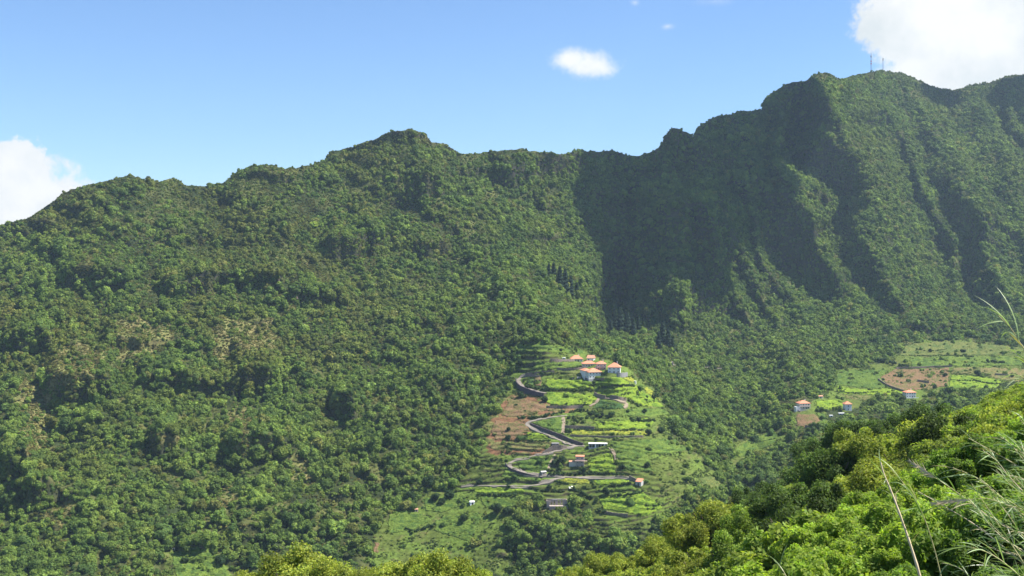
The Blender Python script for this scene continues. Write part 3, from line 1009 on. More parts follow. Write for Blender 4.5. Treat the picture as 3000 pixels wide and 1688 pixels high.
# low plants over the farmed ground: tufts of grass, vines and weeds
P2, px2, py2, st2 = sample_land(lambda a, b, s: np.where(farm_mask(a, b) | scrub_mask(a, b), 1.0, 0.0), 1 / 1.6)
n2 = len(P2)
cl = np.zeros(n2, bool)
for x0, x1, y0, y1 in CLEAR: cl |= (px2 > x0) & (px2 < x1) & (py2 > y0) & (py2 < y1)
for pts in ROADS.values(): cl |= segdist(px2, py2, pts) < 9
gn = fbm(px2 / 24, py2 / 12, 111, 3)
red = inpoly(px2, py2, [(1425, 1330), (1435, 1235), (1480, 1165), (1600, 1170), (1690, 1200), (1540, 1232), (1560, 1300), (1640, 1320), (1560, 1335)])
kp = ~cl & (rng.random(n2) < np.where(red, 0.6, 0.9) * np.clip(0.33 + gn * 1.2, .04, 1))
P2, px2, py2, gn = P2[kp], px2[kp], py2[kp], gn[kp]
n2 = len(P2)
g1 = np.array([0.110, 0.160, 0.025]); g2 = np.array([0.165, 0.185, 0.034]); g3 = np.array([0.060, 0.098, 0.025]); g4 = np.array([.17, .15, .06])
tt = lerp(np.broadcast_to(g1, (n2, 3)), g2, sstep(-.1, .5, fbm(px2 / 70, py2 / 30, 113, 3)) * .8)
tt = lerp(tt, g3, sstep(.0, .35, gn))
tt = lerp(tt, g4, np.where(scrub_mask(px2, py2), .65, 0.0))
tt = tt * rng.uniform(.8, 1.2, (n2, 1))
s2 = rng.uniform(.3, .75, n2) * (1 + .9 * np.clip(gn, 0, 1)) * np.where(rng.random(n2) < .015, 2.2, 1)
scatter_obj('ground_cover', P2 - np.array([0, 0, .12]), s2[:, None] * np.array([1.2, 1.2, .8]), np.stack([0 * s2, 0 * s2, rng.uniform(0, 6.28, n2)], -1), rng.choice([4, 5], n2), tt,
            'low weeds, vines and grass growing over the terraced spur', PROTO)
print('ground cover', n2)

# low shrubs and heath between the trees of the wild slopes
def heath_density(a, b, s):
    nn_ = fbm(a / 50, b / 34, 91, 3)
    up_ = sstep(1250, 900, b) * (1 - sstep(1100, 1600, a))
    return np.where(farm_mask(a, b), 0, np.where(scrub_mask(a, b), .8, .12 + .55 * up_ + .5 * sstep(0, .4, nn_)))


P3, px3, py3, st3 = sample_land(heath_density, 1 / 5.0)
n3 = len(P3)
t3 = lerp(np.broadcast_to(np.array([0.105, 0.115, 0.030]), (n3, 3)), np.array([0.070, 0.115, 0.026]), sstep(-.2, .3, fbm(px3 / 60, py3 / 30, 121, 3)))
t3 = lerp(t3, np.array([.20, .175, .065]), (rng.random(n3) < np.where(scrub_mask(px3, py3), .55, .10)) * .8)
t3 = t3 * rng.uniform(.7, 1.3, (n3, 1))
s3 = rng.uniform(.7, 1.7, n3)
scatter_obj('heath', P3 - np.array([0, 0, .2]), s3[:, None] * np.array([1.2, 1.1, .75]), np.stack([rng.normal(0, .2, n3), rng.normal(0, .2, n3), rng.uniform(0, 6.28, n3)], -1),
            rng.choice([4, 5], n3), t3, 'low olive heath and scrub between the trees on the open slopes', PROTO)
print('heath', n3)

# ------------------------------------------------------------------ fields
FIELD_COL = {'b': (0.155, 0.220, 0.024), 'g': (0.082, 0.125, 0.024), 'y': (0.21, 0.225, 0.030), 's': (0.165, 0.106, 0.058), 'd': (0.150, 0.130, 0.052), 'o': (0.110, 0.125, 0.036), 'k': (0.060, 0.105, 0.03),
             'm': (0.098, 0.142, 0.026)}
FIELDS = [
    ('b', c1([(650, 720), (900, 728), (1220, 750), (1290, 800), (1200, 880), (1100, 890), (700, 880), (640, 850)])),
    ('b', c1([(640, 560), (960, 570), (1200, 580), (1225, 680), (650, 682), (610, 620)])),
    ('b', c1([(1235, 585), (1450, 540), (1560, 535), (1700, 615), (1470, 635), (1245, 690)])),
    ('y', c1([(1570, 533), (1690, 535), (1760, 565), (1725, 612)])),
    ('b', c1([(1255, 715), (1480, 650), (1800, 650), (1850, 720), (2000, 800), (2130, 915), (1850, 895), (1650, 800), (1400, 775), (1270, 750)])),
    ('y', c1([(1880, 640), (1960, 700), (2130, 890), (2010, 800), (1870, 715)])),
    ('g', c1([(450, 1105), (600, 1070), (840, 1030), (848, 1238), (790, 1238), (600, 1170)])),
    ('o', c1([(900, 1080), (1225, 1090), (1215, 1155), (880, 1155)])),
    ('b', c1([(1235, 1090), (1600, 1075), (1900, 1050), (2000, 1100), (1900, 1180), (1300, 1185)])),
    ('y', c1([(870, 1195), (1300, 1203), (1900, 1205), (1940, 1255), (1850, 1262), (950, 1255)])),
    ('o', c1([(900, 1285), (1880, 1285), (1890, 1308), (1400, 1335), (1100, 1335)])),
    ('m', c1([(1420, 1345), (2000, 1305), (2250, 1310), (2420, 1449), (2100, 1500), (1700, 1470), (1400, 1440)])),
    ('s', c1([(160, 850), (230, 770), (420, 820), (640, 870), (640, 915), (860, 930), (500, 980), (280, 1030), (60, 1020)])),
    ('s', c1([(0, 1070), (360, 1110), (430, 1165), (370, 1240), (330, 1300), (0, 1320), (-60, 1200)])),
    ('b', c1([(400, 1205), (560, 1235), (700, 1300), (380, 1315)])),
    ('d', c1([(0, 1345), (350, 1335), (700, 1335), (880, 1380), (640, 1440), (0, 1449), (-80, 1400)])),
    ('m', c1([(280, 140), (600, 120), (950, 150), (1100, 200), (1120, 250), (900, 240), (560, 230), (260, 230)])),
    ('m', c1([(500, 350), (1070, 340), (1090, 400), (730, 430), (480, 440)])),
    ('o', c1([(420, 470), (1100, 455), (1130, 530), (960, 525), (780, 500), (450, 500)])),
    ('s', c1([(500, 520), (590, 522), (592, 655), (495, 655)])),
    ('k', c1([(400, 540), (480, 540), (480, 650), (400, 640)])),
    ('k', c1([(1300, 815), (1590, 865), (1630, 920), (1500, 940), (1210, 925)])),
    ('m', c1([(1650, 910), (2120, 935), (2190, 1000), (1950, 1040), (1560, 1010)])),
    ('d', c1([(660, 925), (900, 935), (1180, 915), (880, 965), (640, 960)])),
    ('m', c1([(700, 1000), (900, 985), (1150, 970), (1150, 1000), (900, 1040)])),
    ('g', c2([(1320, 210), (1400, 175), (1640, 145), (1640, 200), (1580, 290), (1500, 298), (1360, 270)])),
    ('y', c2([(1670, 365), (1720, 352), (1935, 352), (1940, 400), (1750, 395)])),
    ('b', c2([(1955, 352), (2285, 354), (2275, 395), (2100, 400), (1995, 410)])),
    ('b', c2([(2000, 515), (2240, 475), (2400, 465), (2560, 600), (2400, 670), (2050, 605)])),
    ('b', c2([(1920, 185), (2120, 135), (2160, 250), (2155, 308), (1930, 300)])),
    ('m', c2([(1240, 262), (1520, 345), (1535, 385), (1190, 335)])),
    ('b', c2([(890, 432), (1400, 425), (1390, 475), (1010, 475)])),
    ('m', c2([(1010, 500), (1350, 520), (1380, 590), (1060, 600)])),
    ('m', c2([(255, 655), (400, 605), (520, 640), (620, 700), (480, 780), (245, 815)])),
    ('m', c2([(540, 520), (880, 480), (940, 560), (700, 640), (560, 620)])),
    ('m', c2([(640, 700), (860, 640), (1050, 640), (1000, 760), (940, 890), (640, 790)])),
    ('o', c2([(2150, 705), (2250, 760), (2285, 815), (2180, 838), (2090, 765)])),
    ('m', c2([(2140, 115), (2400, 105), (2490, 300), (2300, 300), (2170, 245)])),
    ('m', c2([(2150, 420), (2320, 400), (2330, 440), (2150, 470)])),
    ('d', c2([(1540, 590), (1620, 590), (1600, 640), (1530, 630)])),
    ('o', c3([(1460, 95), (1900, 55), (2250, 92), (2560, 130), (2560, 200), (1400, 200)])),
    ('m', c3([(1490, 215), (2560, 215), (2560, 295), (1510, 312)])),
    ('g', c3([(820, 330), (1330, 335), (1210, 400), (1280, 500), (1150, 520), (800, 480)])),
    ('b', c3([(800, 490), (1150, 528), (1290, 510), (1430, 540), (1420, 585), (1150, 572), (820, 555)])),
    ('s', c3([(1215, 410), (1370, 325), (1880, 315), (1860, 480), (1700, 525), (1450, 525), (1290, 490)])),
    ('b', c3([(1885, 380), (2190, 400), (2370, 445), (2330, 510), (1860, 510)])),
    ('d', c3([(1900, 312), (2400, 315), (2650, 330), (2650, 480), (2400, 440), (2190, 385), (1890, 370)])),
    ('b', c3([(595, 625), (860, 612), (880, 685), (750, 715), (630, 690)])),
    ('d', c3([(870, 568), (1140, 582), (1130, 635), (900, 608)])),
    ('s', c3([(420, 752), (605, 752), (685, 850), (510, 878), (430, 868)])),
    ('g', c3([(615, 742), (705, 742), (705, 838), (688, 848)])),
    ('m', [(2185, 1296), (2262, 1262), (2292, 1284), (2225, 1326), (2140, 1348), (2150, 1318)]),
    ('o', [(2045, 1400), (2100, 1392), (2118, 1425), (2060, 1445)]),

    ('s', c3([(1430, 705), (1490, 705), (1468, 855), (1405, 868)])),
    ('m', [(500, 1618), (600, 1608), (645, 1640), (680, 1700), (520, 1720)]),
    ('s', [(1096, 1590), (1112, 1590), (1108, 1622), (1094, 1620)]),
]


def build_fields():
    for fi, (kind, poly) in enumerate(FIELDS):
        P_ = np.array(poly)
        x0, y0 = P_.min(0); x1, y1 = P_.max(0)
        xs = np.arange(x0, x1 + 2.5, 2.5); ys = np.arange(y0, y1 + 2.0, 2.0)
        GXf, GYf = np.meshgrid(xs, ys)
        jx = GXf + 3.5 * vnoise(GXf / 9, GYf / 7, 201 + fi); jy = GYf + 2.2 * vnoise(GXf / 9, GYf / 7, 301 + fi)
        ins = inpoly(jx, jy, poly)
        if ins.sum() < 6: continue
        row = np.sin(GYf * 1.1 + 0.15 * GXf + fi) if kind in 'bmygk' else 0 * GXf
        h = 0.45 + 0.28 * vnoise(GXf / 5, GYf / 4, 401 + fi) + 0.20 * row
        if kind in 'sd': h = 0.30 + 0.10 * vnoise(GXf / 5, GYf / 4, 401 + fi)
        pts = land(GXf.ravel(), GYf.ravel()).reshape(GXf.shape + (3,))
        pts[..., 2] += h
        a, b = GXf.shape
        ix = np.arange(a * b).reshape(a, b)
        q = np.stack([ix[:-1, :-1], ix[:-1, 1:], ix[1:, 1:], ix[1:, :-1]], -1)
        ok = ins[:-1, :-1] & ins[:-1, 1:] & ins[1:, 1:] & ins[1:, :-1]
        q = q[ok]
        if not len(q): continue
        used = np.unique(q); remap = -np.ones(a * b, int); remap[used] = np.arange(len(used))
        top = pts.reshape(-1, 3)[used]
        # soil skirt so the patch has a body
        edges = {}
        qq = remap[q]
        for f4 in qq.tolist():
            for e in range(4):
                k1, k2 = f4[e], f4[(e + 1) % 4]
                if (k2, k1) in edges: edges.pop((k2, k1))
                else: edges[(k1, k2)] = 1
        nt_ = len(top)
        bot = top.copy(); bot[:, 2] -= 1.6; bot[:, 1] += 0.3
        sk = np.array([[e[1], e[0], e[0] + nt_, e[1] + nt_] for e in edges])
        allv = np.vstack([top, bot])
        o = mesh_obj('field', allv, np.vstack([qq, sk]), M['field'], smooth=False)
        base = np.array(FIELD_COL[kind])
        nn1 = fbm(GXf / 12, GYf / 5, 501 + fi, 4).reshape(-1)[used] * .5 + .5
        alt = {'s': np.array([.115, .105, .040]), 'd': np.array([.085, .105, .030]), 'o': np.array([.070, .100, .028])}.get(kind, base * np.array([.55, .66, .8]))
        c = lerp(np.broadcast_to(base, (len(used), 3)), alt, sstep(.38, .72, nn1))
        rw = (row.reshape(-1)[used] if kind in 'bmygk' else np.zeros(len(used)))
        c = c * (1 + .10 * rw[:, None])
        c = c * (1 + .10 * rng.normal(size=(len(used), 1)))
        c = np.clip(c, 0.01, .6)
        set_color(o.data, 'cover', np.vstack([c, np.broadcast_to(np.array([.09, .08, .04]), c.shape)]))
        tag(o, kind='structure')


build_fields()


# ------------------------------------------------------------------ roads, walls, hedges
def resample(pts, step):
    pts = np.array(pts, float)
    # Catmull-Rom through the points
    P_ = np.vstack([2 * pts[0] - pts[1], pts, 2 * pts[-1] - pts[-2]])
    out = []
    for i in range(1, len(P_) - 2):
        p0, p1, p2, p3 = P_[i - 1], P_[i], P_[i + 1], P_[i + 2]
        nseg = max(2, int(np.linalg.norm(p2 - p1) / step))
        for t in np.linspace(0, 1, nseg, endpoint=False):
            out.append(.5 * (2 * p1 + (p2 - p0) * t + (2 * p0 - 5 * p1 + 4 * p2 - p3) * t * t + (3 * p1 - p0 - 3 * p2 + p3) * t ** 3))
    out.append(pts[-1])
    return np.array(out)


def path_world(pts, step=5.0, smooth=3):
    q = resample(pts, step)
    w = land(q[:, 0], q[:, 1])
    for _ in range(smooth):
        w[1:-1] = .25 * w[:-2] + .5 * w[1:-1] + .25 * w[2:]
    return w


def ribbon(name, pts, width, mat, lift=0.45, thick=1.2):
    w = path_world(pts, 4.0)
    d = np.gradient(w, axis=0)
    out_t = []
    n = len(w)
    wd = np.broadcast_to(width, n) if np.isscalar(width) else np.interp(np.linspace(0, 1, n), np.linspace(0, 1, len(width)), width)
    for i in range(n):
        # sideways along the ground
        s = np.array([d[i, 1], -d[i, 0]]); s = s / (np.linalg.norm(s) + 1e-9)
        row = []
        for t in (-.5, -.17, .17, .5):
            x, y = w[i, :2] + s * wd[i] * t
            row.append((x, y))
        z = land_z([r[0] for r in row], [r[1] for r in row])
        z = .55 * z + .45 * z.mean()
        z = np.maximum(z + lift, land_z([r[0] for r in row], [r[1] for r in row]) + 0.12)
        for (x, y), zz in zip(row, z): out_t.append((x, y, zz))
        out_t.append((row[0][0], row[0][1], z[0] - thick)); out_t.append((row[3][0], row[3][1], z[3] - thick))
    f = []
    for i in range(n - 1):
        a = i * 6; b = a + 6
        for k_ in range(3): f.append([a + k_, a + k_ + 1, b + k_ + 1, b + k_])
        f.append([a + 4, a, b, b + 4]); f.append([a + 3, a + 5, b + 5, b + 3])
    o = mesh_obj(name, np.array(out_t), f, mat, smooth=False)
    tag(o, kind='structure')
    return o


ribbon('road', ROADS['upper'], [2.2, 3.6, 4.0, 3.6, 2.6, 2.2, 2.2], M['road'])
ribbon('track', ROADS['track'], [1.4, 1.4, 1.4, 2.2, 3.3, 2.6], M['track'])
ribbon('road', ROADS['hair'], [1.4, 1.7, 1.9, 3.3, 3.6, 2.6, 2.3, 2.3, 2.6, 3.3, 2.9], M['road'])
ribbon('road', ROADS['lower'], [2.9, 2.5, 2.0, 1.8, 2.2, 3.3, 4.0, 3.0, 2.5, 2.5, 2.6, 2.9, 2.2, 1.9, 1.8], M['road'])
ribbon('road', ROADS['branch'], [2.9, 2.9, 2.5, 2.2, 1.8, 1.4, 1.4, 1.4], M['road'])
ribbon('path', c1([(850, 1035), (858, 1120), (845, 1240)]), 3.0, M['track'])
ribbon('path', c2([(2110, 90), (2150, 150), (2170, 220)]), 2.5, M['track'])
ribbon('path', c2([(1650, 150), (1610, 215), (1590, 290)]), 2.0, M['track'])
ribbon('path', c1([(1300, 800), (1270, 850), (1180, 900)]), 3.0, M['track'])
ribbon('mountain_road', [(1900, 1052), (1965, 1066), (2040, 1074), (2120, 1082), (2200, 1086)], 4.5, M['road'])


def wall(name, pts, height, mat, label, thick=0.6, sink=2.0, cat='wall', group=None, lift=0.0):
    w = path_world(pts, 5.0, 2)
    n = len(w)
    hs = np.broadcast_to(height, n) if np.isscalar(height) else np.interp(np.linspace(0, 1, n), np.linspace(0, 1, len(height)), height)
    d = np.gradient(w, axis=0)
    v = []
    for i in range(n):
        s = np.array([d[i, 1], -d[i, 0], 0]); s = s / (np.linalg.norm(s) + 1e-9) * thick * .5
        hh = hs[i] + .12 * math.sin(i * 2.1)
        for z, sg in ((-sink, -1), (hh, -1), (hh, 1), (-sink, 1)):
            v.append(w[i] + s * sg + np.array([0, 0, z + lift]))
    f = []
    for i in range(n - 1):
        a = i * 4; b = a + 4
        for k_ in range(3): f.append([a + k_, a + k_ + 1, b + k_ + 1, b + k_])
    f.append([0, 1, 2, 3]); e = (n - 1) * 4; f.append([e + 3, e + 2, e + 1, e])
    o = mesh_obj(name, np.array(v), f, mat)
    tag(o, label, cat, group)
    return o


wall('retaining_wall', c1([(262, 585), (268, 640), (315, 695), (400, 735), (500, 765), (610, 775)]), [3.5, 4.2, 4.6, 4.6, 4, 3], M['basalt'], 'tall dark curved stone wall holding up the highest road bend', 0.8)
wall('retaining_wall', c1([(445, 1125), (560, 1185), (700, 1245), (850, 1305), (960, 1355), (1100, 1390)]), [1.4, 2.2, 2.7, 3, 3.2, 3, 2.4], M['basalt'], 'long dark wall slanting above the middle hairpin road', 0.8)
wall('retaining_wall', c2([(1235, 232), (1262, 275), (1330, 305), (1430, 330), (1545, 348)]), [1.5, 2.2, 2, 1.6, 1.0], M['basalt'], 'dark wall below the lowest road bend', 0.7)
wall('retaining_wall', c2([(1540, 140), (1640, 118), (1745, 102)]), [1, 5, 3], M['drystone'], 'brown stone bank wall above the road left of the barn', 0.7)
WALLS = [
    (c1([(870, 1172), (1050, 1178), (1240, 1188)]), 2.6, 'stone wall below the patchy vegetable plot in the middle terraces'),
    (c1([(640, 925), (920, 925), (1100, 915)]), 2.4, 'stone wall under the brightest rectangular field'),
    (c1([(1240, 752), (1300, 782), (1380, 795)]), 2.6, 'short wall where the dirt track starts under the upper fields'),
    (c1([(1440, 800), (1540, 815), (1640, 840)]), 3.2, 'dark wall along the inner side of the dirt track'),
    (c1([(380, 505), (560, 488), (740, 470)]), 1.8, 'pale stone wall running up from the highest road bend'),
    (c1([(400, 530), (570, 530)]), 1.6, 'upper step wall of the little garden plot'),
    (c1([(500, 588), (575, 588)]), 1.6, 'lower step wall of the little garden plot'),
    (c1([(780, 440), (980, 445), (1110, 425)]), 1.8, 'low wall leading left from the village houses'),
    (c1([(940, 1272), (1400, 1290), (1850, 1284)]), 1.5, 'long low wall across the terraces above the flat roofed barn'),
    (c1([(690, 325), (900, 335), (1100, 325)]), 2.0, 'dark wall under the upper left village house'),
    (c2([(2060, 640), (2150, 660), (2260, 668)]), 2.0, 'wall below the lowest bright field'),
    (c2([(2270, 345), (2330, 375), (2370, 410)]), 2.2, 'wall beside the red roofed hut at the lane end'),
    (c3([(1370, 325), (1600, 318), (1900, 305)]), 2.0, 'long wall above the bare brown field on the right'),
    (c3([(1200, 430), (1290, 490), (1450, 545)]), 2.2, 'dark slanting wall below the bare brown field on the right'),
    (c3([(1570, 445), (1680, 462)]), 2.4, 'short dark wall inside the bare brown field'),
    (c3([(510, 882), (640, 885)]), 2.5, 'dark wall at the foot of the ploughed plot'),
    (c3([(2300, 385), (2430, 392)]), 2.2, 'dark wall in the dry terraces at the right edge'),
]
for p_, h_, lab in WALLS:
    wall('terrace_wall', p_, h_, M['drystone'], lab, 0.6, 1.5)
wall('roadside_wall', [(1960, 1064), (2040, 1072), (2120, 1080), (2200, 1083)], 1.2, M['drystone'], 'low wall of the road along the mountain foot behind the ravine', 0.5)

HEDGES = [
    (c1([(650, 697), (880, 700), (1080, 706), (1230, 712)]), 1.7, 'dark hedge between the two brightest rectangular fields'),
    (c1([(290, 1055), (500, 1045), (760, 1005), (860, 970)]), 1.9, 'thick dark hedge above the middle hairpin road'),
    (c1([(930, 985), (1040, 960), (1160, 955)]), 1.8, 'hedge rising right of the brown stone bank'),
    (c1([(920, 1052), (1100, 1060), (1180, 1052)]), 2.2, 'hedge above the patchy vegetable plot'),
    (c1([(1170, 1000), (1300, 1040), (1400, 1035), (1500, 990)]), 3.6, 'big dark thicket in the middle of the terraces'),
    (c1([(1660, 832), (1740, 872), (1830, 922)]), 1.6, 'hedge going down beyond the dirt track bend'),
    (c1([(1470, 640), (1600, 640), (1740, 648)]), 1.3, 'thin hedge across the upper right bright field'),
    (c1([(380, 660), (500, 680), (640, 700)]), 1.7, 'clipped hedge inside the highest road bend'),
    (c1([(700, 890), (900, 905), (1180, 880)]), 1.4, 'leafy edge along the bottom of the brightest field'),
    (c1([(1000, 1200), (1300, 1204), (1850, 1198)]), 1.1, 'low leafy line across the middle terraces'),
    (c1([(1700, 1085), (1850, 1090), (1990, 1085)]), 1.9, 'row of round bushes at the right end of the terraces'),
    (c1([(400, 485), (560, 490), (620, 500)]), 1.5, 'bushes beside the highest road bend'),
    (c1([(870, 430), (1090, 415)]), 1.2, 'hedge left of the village houses'),
    (c1([(360, 1325), (560, 1335), (700, 1325)]), 1.0, 'leafy edge under the bright wedge field'),
    (c2([(1600, 318), (1760, 320), (1900, 322)]), 2.0, 'dark hedge above the straight lane left half'),
    (c2([(1900, 318), (2100, 318), (2290, 328)]), 1.5, 'leafy bank above the straight lane right half'),
    (c2([(1460, 440), (1560, 455), (1720, 468)]), 1.5, 'hedge under the lane fork'),
    (c2([(1000, 490), (1150, 498), (1330, 500)]), 1.9, 'long dark hedge across the lower meadow'),
    (c2([(1440, 555), (1570, 550)]), 2.0, 'dark hedge left of the stone ruin'),
    (c2([(2100, 415), (2200, 412), (2280, 398)]), 1.5, 'hedge below the right bright field by the lane'),
    (c2([(2020, 625), (2080, 640)]), 1.8, 'clump of bushes at the lower left corner of the lowest bright field'),
    (c2([(2120, 505), (2230, 492), (2360, 478)]), 1.4, 'hedge above the lowest bright field'),
    (c2([(400, 770), (470, 800), (580, 760), (640, 745)]), 1.9, 'V shaped dark hedge in the far lower meadow'),
    (c2([(1780, 450), (1850, 470), (1950, 520)]), 2.0, 'loose bushes right of the white sheet'),
    (c2([(1950, 380), (1970, 410), (1990, 430)]), 1.3, 'short hedge between the two fields below the lane'),
    (c2([(1650, 375), (1720, 392), (1770, 398)]), 1.3, 'low hedge under the yellow green field'),
    (c3([(800, 545), (1000, 558), (1200, 545)]), 1.2, 'leafy line between the right green field and the dry strip'),
    (c3([(1880, 435), (2000, 440), (2100, 445)]), 1.2, 'leafy line through the right bright field'),
    (c3([(2110, 440), (2250, 470), (2350, 470)]), 1.4, 'hedge at the right end of the right bright field'),
    (c3([(1210, 262), (1300, 280), (1370, 295)]), 3.8, 'dark clump of tall bushes left of the right terraces'),
    (c3([(1400, 300), (1490, 305)]), 2.6, 'dark bushes on the wall above the bare brown field'),
    (c3([(2230, 268), (2300, 270), (2400, 272)]), 2.9, 'dark long thicket on the upper right terraces'),
    (c3([(1920, 200), (2100, 215)]), 1.6, 'bushes on the upper right terraces'),
    (c3([(2000, 300), (2060, 302)]), 1.8, 'pair of bushes on the upper right terrace wall'),
    (c3([(630, 700), (700, 725), (750, 735)]), 1.5, 'hedge right of the terrace house'),
    (c3([(1500, 200), (1750, 206), (1950, 198)]), 0.9, 'thin leafy terrace line on the far right slope'),
    (c3([(1560, 150), (1700, 160), (1850, 140)]), 0.9, 'thin leafy terrace line highest on the far right slope'),
    (c3([(0, 1035), (120, 1010), (240, 985)]), 0.9, 'leafy line through the small ravine terraces'),
]


def hedge(pts, r, label, seed):
    g = np.random.default_rng(seed)
    w = path_world(pts, 3.0, 1)
    r = r * 1.12
    L_ = np.concatenate([[0], np.cumsum(np.linalg.norm(np.diff(w, axis=0), axis=1))])
    parts = []
    s = 0.0; o0 = w.mean(0)
    while s < L_[-1]:
        rr = r * g.uniform(.65, 1.25)
        p = np.array([np.interp(s, L_, w[:, k_]) for k_ in range(3)]) + np.array([0, g.uniform(-.5, .5) * r, rr * .45])
        v, q, t, c = crown_geo(rr, 4, 70 if r < 1.6 else 110, .42 * max(1, rr ** .5) * .9, int(g.integers(1e9)), (1, 1, .85))
        c = c * g.uniform(.75, 1.25)
        parts.append((v + p - o0, [q, t], c, 0))
        s += rr * g.uniform(.9, 1.5)
    me = merge_mesh('hedge', parts, [M['leaf_o']])
    o = bpy.data.objects.new('hedge', me); C.objects.link(o)
    o.location = o0
    t = g.uniform(.8, 1.15)
    o.color = (0.040 * t, 0.078 * t, 0.022 * t, 1)
    tag(o, label, 'hedge')


for i, (p_, r_, lab) in enumerate(HEDGES):
    hedge(p_, r_, lab, 600 + i)

# trees one can point at on the farmed land
LONE = [
    (*c1([(1822, 700)])[0], 2.3, 'dark round tree on the bright field edge nearest the village, right side'),
    (*c1([(1895, 790)])[0], 1.6, 'small round tree left of its larger neighbour at the spur edge'),
    (*c1([(1985, 815)])[0], 2.8, 'large dark tree at the right edge of the spur fields'),
    (*c1([(1650, 975)])[0], 2.0, 'small dark bush in the grass below the dirt track bend'),
    (*c1([(1860, 985)])[0], 2.8, 'broad grey green bush below the dirt track bend'),
    (*c1([(1700, 1070)])[0], 1.9, 'first round bush in the row right of the middle terraces'),
    (*c1([(1800, 1090)])[0], 2.1, 'second round bush in the row right of the middle terraces'),
    (*c1([(1865, 1092)])[0], 1.9, 'third round bush in the row right of the middle terraces'),
    (*c1([(330, 400)])[0], 4.6, 'very dark dense tree above the highest road bend'),
    (*c1([(170, 1200)])[0], 2.2, 'lone dark bush on the red soil slope'),
    (*c1([(160, 1330)])[0], 2.6, 'dark tree with a bare bank under it on the red slope'),
    (*c1([(820, 210)])[0], 2.2, 'dark bush on the topmost green terrace'),
    (*c1([(640, 690)])[0], 2.3, 'pointed dark tree at the left corner between the bright fields'),
    (*c1([(620, 840)])[0], 3.6, 'dark trees hugging the end of the curved wall'),
    (*c1([(320, 790)])[0], 3.0, 'leafy tree below the curved retaining wall'),
    (*c1([(2190, 1320)])[0], 2.7, 'dark bush on the right grassy flank of the spur'),
    (*c1([(1930, 1260)])[0], 3.4, 'tall tree at the right end of the lower terraces'),
    (*c1([(2080, 1230)])[0], 3.8, 'widest dark tree at the right end of the lower terraces'),
    (*c2([(580, 440)])[0], 5.6, 'biggest dark tree above the lower meadow'),
    (*c2([(640, 530)])[0], 4.4, 'tall dark tree left of the grove in the lower meadow'),
    (*c2([(690, 570)])[0], 3.4, 'round dark tree at the foot of the meadow grove'),
    (*c2([(760, 515)])[0], 4.6, 'wide dark tree right in the meadow grove'),
    (*c2([(440, 540)])[0], 4.2, 'dark round tree above the small red and white shed'),
    (*c2([(890, 700)])[0], 3.8, 'tall tree standing free below the white shed'),
    (*c2([(1170, 640)])[0], 5.2, 'tall pointed dark tree in the middle of the lower meadow'),
    (*c2([(1250, 650)])[0], 4.2, 'broad tree right of the pointed tree in the lower meadow'),
    (*c2([(1700, 240)])[0], 4.0, 'dark tree left of the house with the red flat roof'),
    (*c2([(1880, 295)])[0], 3.3, 'dark tree in front of the house with the red flat roof'),
    (*c2([(1640, 240)])[0], 2.8, 'leafy bush left of the dark tree by the red roofed house'),
    (*c2([(1600, 435)])[0], 2.3, 'small dark tree just under the lane fork'),
    (*c2([(2075, 490)])[0], 3.3, 'dark tree on the hedge line below the right bright field'),
    (*c2([(1790, 570)])[0], 2.9, 'dark tree touching the right end of the stone ruin'),
    (*c2([(2210, 275)])[0], 3.0, 'dark tree on the meadow right of the red roofed house'),
    (*c2([(2425, 255)])[0], 3.0, 'dark tree on the slope far right of the red roofed house'),
    (*c2([(1015, 405)])[0], 2.8, 'dark tree on the branch lane, left part'),
    (*c2([(1255, 430)])[0], 1.9, 'small dark bush on the branch lane, middle part'),
    (*c3([(2140, 392)])[0], 4.3, 'lone ball shaped dark tree on the dry right terraces'),
    (*c3([(2460, 405)])[0], 3.2, 'dark round bush near the right edge terraces'),
    (*c3([(1690, 170)])[0], 2.6, 'pointed dark bush on the far right upper terraces'),
    (*c3([(2000, 170)])[0], 3.4, 'rounded bush high on the far right terraces'),
    (*c3([(1830, 400)])[0], 2.9, 'brown green bush at the corner of the bare brown field'),
    (*c3([(1640, 495)])[0], 2.2, 'pale bush right of the three storey house'),
    (*c3([(1735, 515)])[0], 2.6, 'dark bush further right of the three storey house'),
    (540, 1650, 3.2, 'round dark tree in the small bottom left meadow'), (645, 1655, 4.6, 'large round tree at the right end of the bottom left meadow'),
    (470, 1590, 3.6, 'dark tree above the bottom left meadow'),
]
for i, (x, y, r, lab) in enumerate(LONE):
    p = land(x, y)[0]
    o = bpy.data.objects.new('round_tree', FAR_O[i % 4]); C.objects.link(o)
    o.location = p; o.scale = (r, r, r * 1.05); o.rotation_euler = (0, 0, i * 2.4)
    g_ = 0.85 + .3 * ((i * 37) % 10) / 10
    o.color = (0.030 * g_, 0.062 * g_, 0.020 * g_, 1)
    tag(o, lab, 'tree')


# ------------------------------------------------------------------ buildings
def box_geo(x0, x1, y0, y1, z0, z1):
    v = [(x0, y0, z0), (x1, y0, z0), (x1, y1, z0), (x0, y1, z0), (x0, y0, z1), (x1, y0, z1), (x1, y1, z1), (x0, y1, z1)]
    f = [(0, 3, 2, 1), (4, 5, 6, 7), (0, 1, 5, 4), (1, 2, 6, 5), (2, 3, 7, 6), (3, 0, 4, 7)]
    return v, f


def part(name, geos, mat, parent):
    v, f = [], []
    for gv, gf in geos:
        o_ = len(v); v += list(gv); f += [tuple(i + o_ for i in q) for q in gf]
    return mesh_obj(name, v, f, mat, parent)


